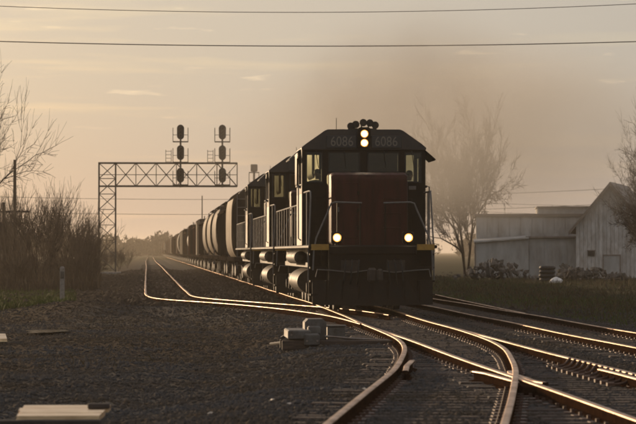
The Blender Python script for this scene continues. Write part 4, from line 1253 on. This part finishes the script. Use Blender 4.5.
# rubble heaps, tyre stack and sack in front of the buildings
def chunk_mesh(seed):
    r = random.Random(seed); q = MB()
    q.hull([(r.uniform(-.5, .5), r.uniform(-.5, .5), r.uniform(-.4, .4)) for _ in range(13)])
    return q.mesh('chunk', M['rock'])
chunks = [chunk_mesh(k) for k in range(6)]
def heap(label, px, Y, w, h, n, seed):
    r = random.Random(seed); loc = ground_at(px, Y)
    t = thing('rubble_heap', label, 'rubble heap', loc)
    for k in range(n):
        x = r.gauss(0, w*.42); y = r.gauss(0, .8)
        z = max(0, h*(1-(abs(x)/w)**1.6)*r.random())
        s = r.uniform(.14, .48)
        inst('chunk', r.choice(chunks), t, (x, y, z+.1), (r.uniform(0, 6), r.uniform(0, 6), r.uniform(0, 6)), (s*1.3, s, s*.8))
heap('broken rubble heap at the left end of the warehouse', 496, 272, 2.6, 1.25, 120, 1)
heap('low rubble heap running in front of the barn and annex', 588, 266, 3.2, .75, 110, 2)
heap('small dark mound of rubble between tyre stack and barn', 566, 270, 1.1, 1.0, 50, 3)
ty = thing('tyre_stack', 'dark stack of tyres standing beside the white sack', 'tyres', ground_at(549.5, 262))
for k in range(4):
    q = MB(); n1, n2 = 20, 8; ring = []
    for i in range(n1+1):
        a = 2*math.pi*i/n1
        ring.append([((.40+.13*math.cos(2*math.pi*j/n2))*math.cos(a), (.40+.13*math.cos(2*math.pi*j/n2))*math.sin(a), .13*math.sin(2*math.pi*j/n2)) for j in range(n2)])
    q.loft(ring, False); q.build('tyre', M['black'], ty, True, (random.gauss(0, .04), random.gauss(0, .04), .13+.25*k))
q = MB(); rr2 = random.Random(9); rings = []
for z, r_ in ((0, .30), (.06, .38), (.18, .36), (.28, .27), (.35, .15), (.39, .04)):
    rings.append([(r_*(1+rr2.uniform(-.22, .22))*math.cos(2*math.pi*k/12), r_*(1+rr2.uniform(-.16, .16))*math.sin(2*math.pi*k/12), z) for k in range(12)])
q.loft(rings); sk = q.build('sack', M['bag'], None, True, ground_at(558, 250)); tag(sk, 'white plastic sack lying in the weeds by the tyre stack', 'sack')

# ------------------------------------------------------------------ poles and wires
def pole(label, px, Y, h, arms, r=.13):
    t = thing('utility_pole', label, 'pole', ground_at(px, Y))
    q = MB(); q.cyl((0, 0, -.3), (0, 0, h), r, r*.7, 10); q.build('pole', M['bark'], t, True)
    for z in arms:
        q = MB(); q.box(-.9, .9, -.16, -.05, z, z+.12); ao = q.build('cross_arm', M['bark'], t)
        for x in (-.75, -.3, .3, .75):
            i = MB(); i.cyl((x, -.1, z+.12), (x, -.1, z+.3), .04, .025, 6); i.build('insulator', M['grey'], ao)
pole('tall wooden pole with cross arms rising out of the left thicket', 15.5, 262, 7.6, (4.3, 3.6))
pole('shorter wooden pole at the left edge of the thicket', 4.5, 255, 4.9, ())
pole('thin distant pole hanging just below the gantry beside the train', 202, 520, 8.6, (), .09)
def wire(name, label, pts, r, cat='wire', group=None):
    q = MB(); q.tube(pts, r, 5); o = q.build(name, M['wire'], None, True, fix=False); return tag(o, label, cat, group)
WY = 140.0*K
def sag(z0, xc, a, x): return z0 + a*(x-xc)**2
xs = np.linspace(-34, 46, 81)
wire('overhead_wire', 'upper of the two overhead wires crossing the top of the sky', [(x, WY, sag(9.50, 3.8, .00215, x)) for x in xs], .011)
lw = wire('overhead_wire', 'lower overhead wire crossing the sky above the headlights', [(x, WY+.6, sag(8.41, 4.4, .00135, x)) for x in xs], .016)
q = MB(); hp = []
for k in range(0, 420):
    x = 6.7 + k*2.7/420
    hp.append((x, WY+.6+.022*math.cos(k*.75)*.7, sag(8.41, 4.4, .00135, x)+.022*math.sin(k*.75)))
q.tube(hp, .004, 4); q.build('spiral_wrap', M['wire'], lw, False)
for k, py in enumerate((199.5, 214.5)):
    z = CAM_H+(252-py)*450*K/FPX
    wire('distant_wire', ('higher', 'lower')[k]+' of the thin far wires seen through the gantry', [(x, 450*K, z+.0006*(x-5)**2) for x in np.linspace(-45, 70, 41)], .022)
for k, py in enumerate((203, 212, 236)):
    z = CAM_H+(252-py)*330*K/FPX
    wire('service_wire', ('topmost', 'middle', 'lowest')[k]+' faint wire behind the warehouse roof', [(x, (345+3*k)*K, z+.002*(x-34)**2+.02*(34-x)) for x in np.linspace(12, 60, 25)], .014)

# ------------------------------------------------------------------ trackside things
# switch machine with its boxes
def on(px, py, dz=0.0):
    """spot on the yard surface seen at a pixel"""
    Y = 45.0
    for _ in range(30):
        x = (px-150)*Y/FPX; z = gz(x, Y); Y = FPX*(CAM_H-z)/(py-252)
    return x, Y, z
mx_, my_, mz_ = on(317, 346)
sm = thing('switch_machine', 'low grey switch machine with domed motor cover beside the turnout', 'switch machine', (mx_, my_, mz_))
q = MB(); q.box(-.52, -.12, -.35, 1.2, .12, .28, .02); q.build('gear_housing', M['grey'], sm)
q = MB(); q.prism([(-.20, .10), (.18, .10), (.18, .40), (.12, .46), (-.14, .46), (-.20, .40)], .25, .95); q.build('motor_cover', M['grey'], sm)
q = MB(); q.box(-.24, .02, -.5, -.12, .02, .22, .02); q.build('crank_box', M['grey'], sm)
q = MB(); q.box(-.16, .06, -.1, .22, .20, .34, .02); q.build('lid', M['grey'], sm)
for yy in (-.25, .55):
    q = MB(); q.box(-.62, 1.3, yy-.11, yy+.11, -.06, .10, .01); q.build('headblock_tie', M['tie'], sm)
q = MB(); q.tube([(.15, .15, .16), (.6, .15, .12), (1.6, .18, .07)], .022, 6); q.build('throw_rod', M['steel'], sm)
q = MB(); q.tube([(-.4, 1.1, .2), (-.55, 1.4, .1), (-.5, 1.9, .0), (-.7, 2.6, -.05)], .03, 6); q.build('cable_conduit', M['black'], sm)
for bx0, by0, bz0 in ((-.46, -.34, .2), (-.18, -.34, .2), (-.2, -.49, .1), (-.02, -.49, .1)):
    q = MB(); q.cyl((bx0, by0-.03, bz0), (bx0, by0+.02, bz0), .018, n=6); q.build('bolt', M['steel'], sm)
bx_, by_, bz_ = on(336, 342)
jb = thing('junction_box', 'square grey junction box on the gravel right of the switch machine', 'junction box', (bx_, by_, bz_))
q = MB(); q.box(-.16, .16, -.12, .16, .02, .27, .012); q.build('case', M['grey'], jb)
q = MB(); q.box(-.18, .18, -.14, .18, .272, .30, .008); q.build('lid', M['grey'], jb)
for s in (-1, 1):
    q = MB(); q.box(s*.13-.02, s*.13+.02, -.05, .05, -.12, .02); q.build('foot', M['steel'], jb)
# timber box in the left foreground
TZ = .05
tb = thing('trackside_box', 'long low trackside box with gleaming sunlit lid at bottom left', 'box', (0, 0, 0))
Yf, Yb = 36.0*K, 38.6*K
xf0, xf1 = (15-150)*Yf/FPX, (97-150)*Yf/FPX
xb0, xb1 = (22-150)*Yb/FPX, (108-150)*Yb/FPX
gzv = gz(-.8, 37*K)
for k in range(4):
    a, b = k/4+.004, (k+1)/4-.004
    mixf = lambda t, e: (e[0]+(e[1]-e[0])*t)
    y0, y1 = Yf+(Yb-Yf)*a, Yf+(Yb-Yf)*b
    l0, l1 = xf0+(xb0-xf0)*a, xf0+(xb0-xf0)*b; r0, r1 = xf1+(xb1-xf1)*a, xf1+(xb1-xf1)*b
    j = random.uniform(-.03, .03); dz = random.uniform(-.006, .004)
    q = MB(); q.hull([(l0+j, y0, TZ+dz), (r0+j, y0, TZ+dz), (r1+j, y1, TZ+dz), (l1+j, y1, TZ+dz), (l0+j, y0, TZ-.045), (r0+j, y0, TZ-.045), (r1+j, y1, TZ-.045), (l1+j, y1, TZ-.045)])
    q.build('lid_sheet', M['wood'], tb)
q = MB(); q.hull([(xf0-.0, Yf+.06, TZ-.047), (xf1-.03, Yf+.06, TZ-.047), (xb1-.03, Yb-.06, TZ-.047), (xb0+.03, Yb-.06, TZ-.047), (xf0, Yf+.06, gzv-.1), (xf1-.03, Yf+.06, gzv-.1), (xb1-.03, Yb-.06, gzv-.1), (xb0+.03, Yb-.06, gzv-.1)]); q.build('side_frame', M['darkwood'], tb)
q = MB(); q.box(xf0-.9, xf1+.04, Yf-.12, Yf-.02, gzv-.05, TZ-.03, .01); q.build('front_beam', M['darkwood'], tb)
q = MB(); q.box(xf1-.1, xf1+.10, Yf+1.1, Yf+1.2, TZ+.001, TZ+.05, .01); q.build('cleat', M['darkwood'], tb)
# pale slab poking in at the left edge
lx, ly, lz = on(0, 343)
sl = thing('pale_slab', 'pale sunlit slab poking in at the left edge', 'slab', (lx, ly, lz))
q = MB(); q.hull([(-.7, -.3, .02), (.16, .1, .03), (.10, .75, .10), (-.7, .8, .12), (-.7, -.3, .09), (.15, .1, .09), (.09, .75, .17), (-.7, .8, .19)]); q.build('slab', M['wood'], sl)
q = MB(); q.box(-.5, -.1, .0, .6, -.12, .03, .02); q.build('bearer', M['darkwood'], sl)
# marker post
px_, py_, pz_ = on(63, 302.5)
mp = thing('marker_post', 'short grey concrete marker post standing in the left yard', 'post', (px_, py_, pz_))
q = MB(); q.box(-.085, .085, -.07, .07, -.2, 1.22, .02); q.build('post', M['conc'], mp)
q = MB(); q.hull([(-.085, -.07, 1.222), (.085, -.07, 1.222), (.085, .07, 1.222), (-.085, .07, 1.222), (-.04, -.03, 1.28), (.04, -.03, 1.28), (.04, .03, 1.28), (-.04, .03, 1.28)]); q.build('cap', M['conc'], mp)
q = MB(); q.box(-.07, .07, -.085, -.072, .85, 1.1); q.build('plate', M['grey'], mp)
# puddle
ux, uy, uz = on(45, 332.5)
q = MB(); pts = [((.42+.08*math.sin(3*a+1)+.05*math.sin(5*a))*math.cos(a), (1.5+.4*math.sin(2*a+.6))*math.sin(a)) for a in np.linspace(0, 2*math.pi, 29)[:-1]]
q.prism(pts, 0, .006, 'z'); pu = q.build('puddle', M['water'], None, False, (ux, uy, uz+.03)); tag(pu, kind='structure')
# scraps of pale litter
scr = MB().hull([(-.10, -.06, 0), (.11, -.04, .0), (.08, .07, .01), (-.09, .05, .03), (0, 0, .05)]).mesh('litter', M['scrap'])
for k, (a, b) in enumerate(((290, 407), (272, 403), (163, 416), (210, 416), (26, 346), (232, 311), (247, 317), (120, 290), (128, 286), (255, 293), (284, 289), (222, 283), (213, 286), (228, 288), (70, 338), (86, 308), (142, 281), (110, 275), (365, 392))):
    x, y, z = on(a, b)
    o = inst('litter', scr, None, (x, y, z+.03), (random.uniform(-.3, .3), random.uniform(-.3, .3), random.uniform(0, 6)), (random.uniform(.18, .42),)*3)
    tag(o, 'small pale scrap lying on the gravel yard', 'litter', 'scraps on the gravel')

# loose stones: too many to count
def stones():
    r = np.random.default_rng(5); n = 150000
    Y = K*(34 + 96*r.random(n)**1.7)
    X = (r.uniform(-20, 660, n)-150)*Y/FPX
    s = r.gamma(4, .0036, n)*(1+.004*(Y/K-34))
    s = np.clip(s, .006, .05)
    Z = ground_z(X, Y)
    oc = np.array([[1, 0, 0], [-1, 0, 0], [0, 1, 0], [0, -1, 0], [0, 0, 1], [0, 0, -1]], float)
    V = oc[None]*r.uniform(.6, 1.3, (n, 6, 1)) + r.normal(0, .22, (n, 6, 3))
    V *= s[:, None, None]*np.array([1.15, 1.15, .8]); 
    a = r.uniform(0, 6.28, n); c, si = np.cos(a), np.sin(a)
    vx, vy = V[:, :, 0]*c[:, None]-V[:, :, 1]*si[:, None], V[:, :, 0]*si[:, None]+V[:, :, 1]*c[:, None]
    V = np.stack([vx+X[:, None], vy+Y[:, None], V[:, :, 2]+Z[:, None]+s[:, None]*.25], -1).reshape(-1, 3)
    f = np.array([[0, 2, 4], [2, 1, 4], [1, 3, 4], [3, 0, 4], [2, 0, 5], [1, 2, 5], [3, 1, 5], [0, 3, 5]])
    F = (f[None]+(np.arange(n)*6)[:, None, None]).reshape(-1, 3)
    o = bpy.data.objects.new('ballast_stones', np_mesh('ballast_stones', V, F, M['stone'])); col.objects.link(o)
    tag(o, 'loose grey ballast stones covering the yard and track beds', 'gravel', kind='stuff')
stones()
def clods():
    r = np.random.default_rng(15); n = 60000
    Y = K*(120 + 260*r.random(n)**1.4)
    X = (r.uniform(-20, 330, n)-150)*Y/FPX
    X = np.where(r.random(n) < .12, r.uniform(10, 40, n), X)
    s = r.gamma(4, .011, n)
    oc = np.array([[1, 0, 0], [-1, 0, 0], [0, 1, 0], [0, -1, 0], [0, 0, 1]], float)
    V = oc[None]*r.uniform(.6, 1.3, (n, 5, 1)) + r.normal(0, .2, (n, 5, 3))
    V = V*s[:, None, None]*np.array([1.3, 1.3, .9])
    V = V + np.stack([X, Y, ground_z(X, Y)], -1)[:, None, :]
    f = np.array([[0, 2, 4], [2, 1, 4], [1, 3, 4], [3, 0, 4]])
    F = (f[None]+(np.arange(n)*5)[:, None, None]).reshape(-1, 3)
    o = bpy.data.objects.new('yard_clods', np_mesh('yard_clods', V.reshape(-1, 3), F, M['clod'])); col.objects.link(o)
    tag(o, 'coarse stones and clods over the far part of the yard', 'gravel', kind='stuff')
clods()

# ------------------------------------------------------------------ air: haze and diesel smoke
def volume_mat(name, color, density, aniso):
    m = bpy.data.materials.new(name); m.use_nodes = True
    n, l = m.node_tree.nodes, m.node_tree.links
    n.remove(n['Principled BSDF'])
    v = n.new('ShaderNodeVolumePrincipled')
    v.inputs['Color'].default_value = (*color, 1); v.inputs['Density'].default_value = density; v.inputs['Anisotropy'].default_value = aniso
    l.new(v.outputs[0], n['Material Output'].inputs['Volume'])
    return m, v
hm, hv = volume_mat('haze_air', (0.95, 0.86, 0.72), .00020, .45)
q = MB(); q.box(-2600, 2600, -500, 5000, -3.0, 17.0)
hz = q.build('haze', hm); tag(hz, 'warm evening haze filling the air over the yard', 'haze', kind='stuff')

def smoke_puff(label, centre, radii, color, dens, nscale, lo):
    smk, sv = volume_mat('diesel_smoke', color, .05, .3)
    n, l = smk.node_tree.nodes, smk.node_tree.links
    tc = n.new('ShaderNodeTexCoord')
    t = n.new('ShaderNodeTexNoise'); t.inputs['Scale'].default_value = nscale; t.inputs['Detail'].default_value = 4; t.inputs['Distortion'].default_value = .6
    l.new(tc.outputs['Object'], t.inputs['Vector'])
    mr = n.new('ShaderNodeMapRange'); mr.inputs['From Min'].default_value = lo; mr.inputs['From Max'].default_value = .70; mr.inputs['To Min'].default_value = 0.10; mr.inputs['To Max'].default_value = 1.0
    l.new(t.outputs['Fac'], mr.inputs['Value'])
    ln = n.new('ShaderNodeVectorMath'); ln.operation = 'LENGTH'
    mp = n.new('ShaderNodeMapping'); mp.inputs['Scale'].default_value = tuple(1/r for r in radii)
    l.new(tc.outputs['Object'], mp.inputs['Vector']); l.new(mp.outputs['Vector'], ln.inputs[0])
    fo = n.new('ShaderNodeMapRange'); fo.inputs['From Min'].default_value = 1.0; fo.inputs['From Max'].default_value = .2; fo.interpolation_type = 'SMOOTHSTEP'
    l.new(ln.outputs['Value'], fo.inputs['Value'])
    m1 = n.new('ShaderNodeMath'); m1.operation = 'MULTIPLY'; l.new(mr.outputs['Result'], m1.inputs[0]); l.new(fo.outputs['Result'], m1.inputs[1])
    m2 = n.new('ShaderNodeMath'); m2.operation = 'MULTIPLY'; l.new(m1.outputs[0], m2.inputs[0]); m2.inputs[1].default_value = dens
    l.new(m2.outputs[0], sv.inputs['Density'])
    q = MB(); rings = []
    for i in range(13):
        a = math.pi*i/12; r_ = max(.01, math.sin(a))
        rings.append([(radii[0]*r_*math.cos(2*math.pi*k/24), radii[1]*math.cos(a), radii[2]*r_*math.sin(2*math.pi*k/24)) for k in range(24)])
    q.loft(rings)
    o = q.build('exhaust_smoke', smk, None, False, centre)
    tag(o, label, 'smoke', kind='stuff')
smoke_puff('broad brown diesel smoke drifting right across the sky and tree', (12.6, 132, 6.2), (11.0, 36.0, 5.0), (0.58, 0.55, 0.50), .092, .20, .34)
smoke_puff('fresh dark smoke rising from the leading locomotive roof', (8.2, LOCO_Y+26, 6.9), (4.6, 15.0, 3.0), (0.40, 0.38, 0.36), .075, .36, .34)
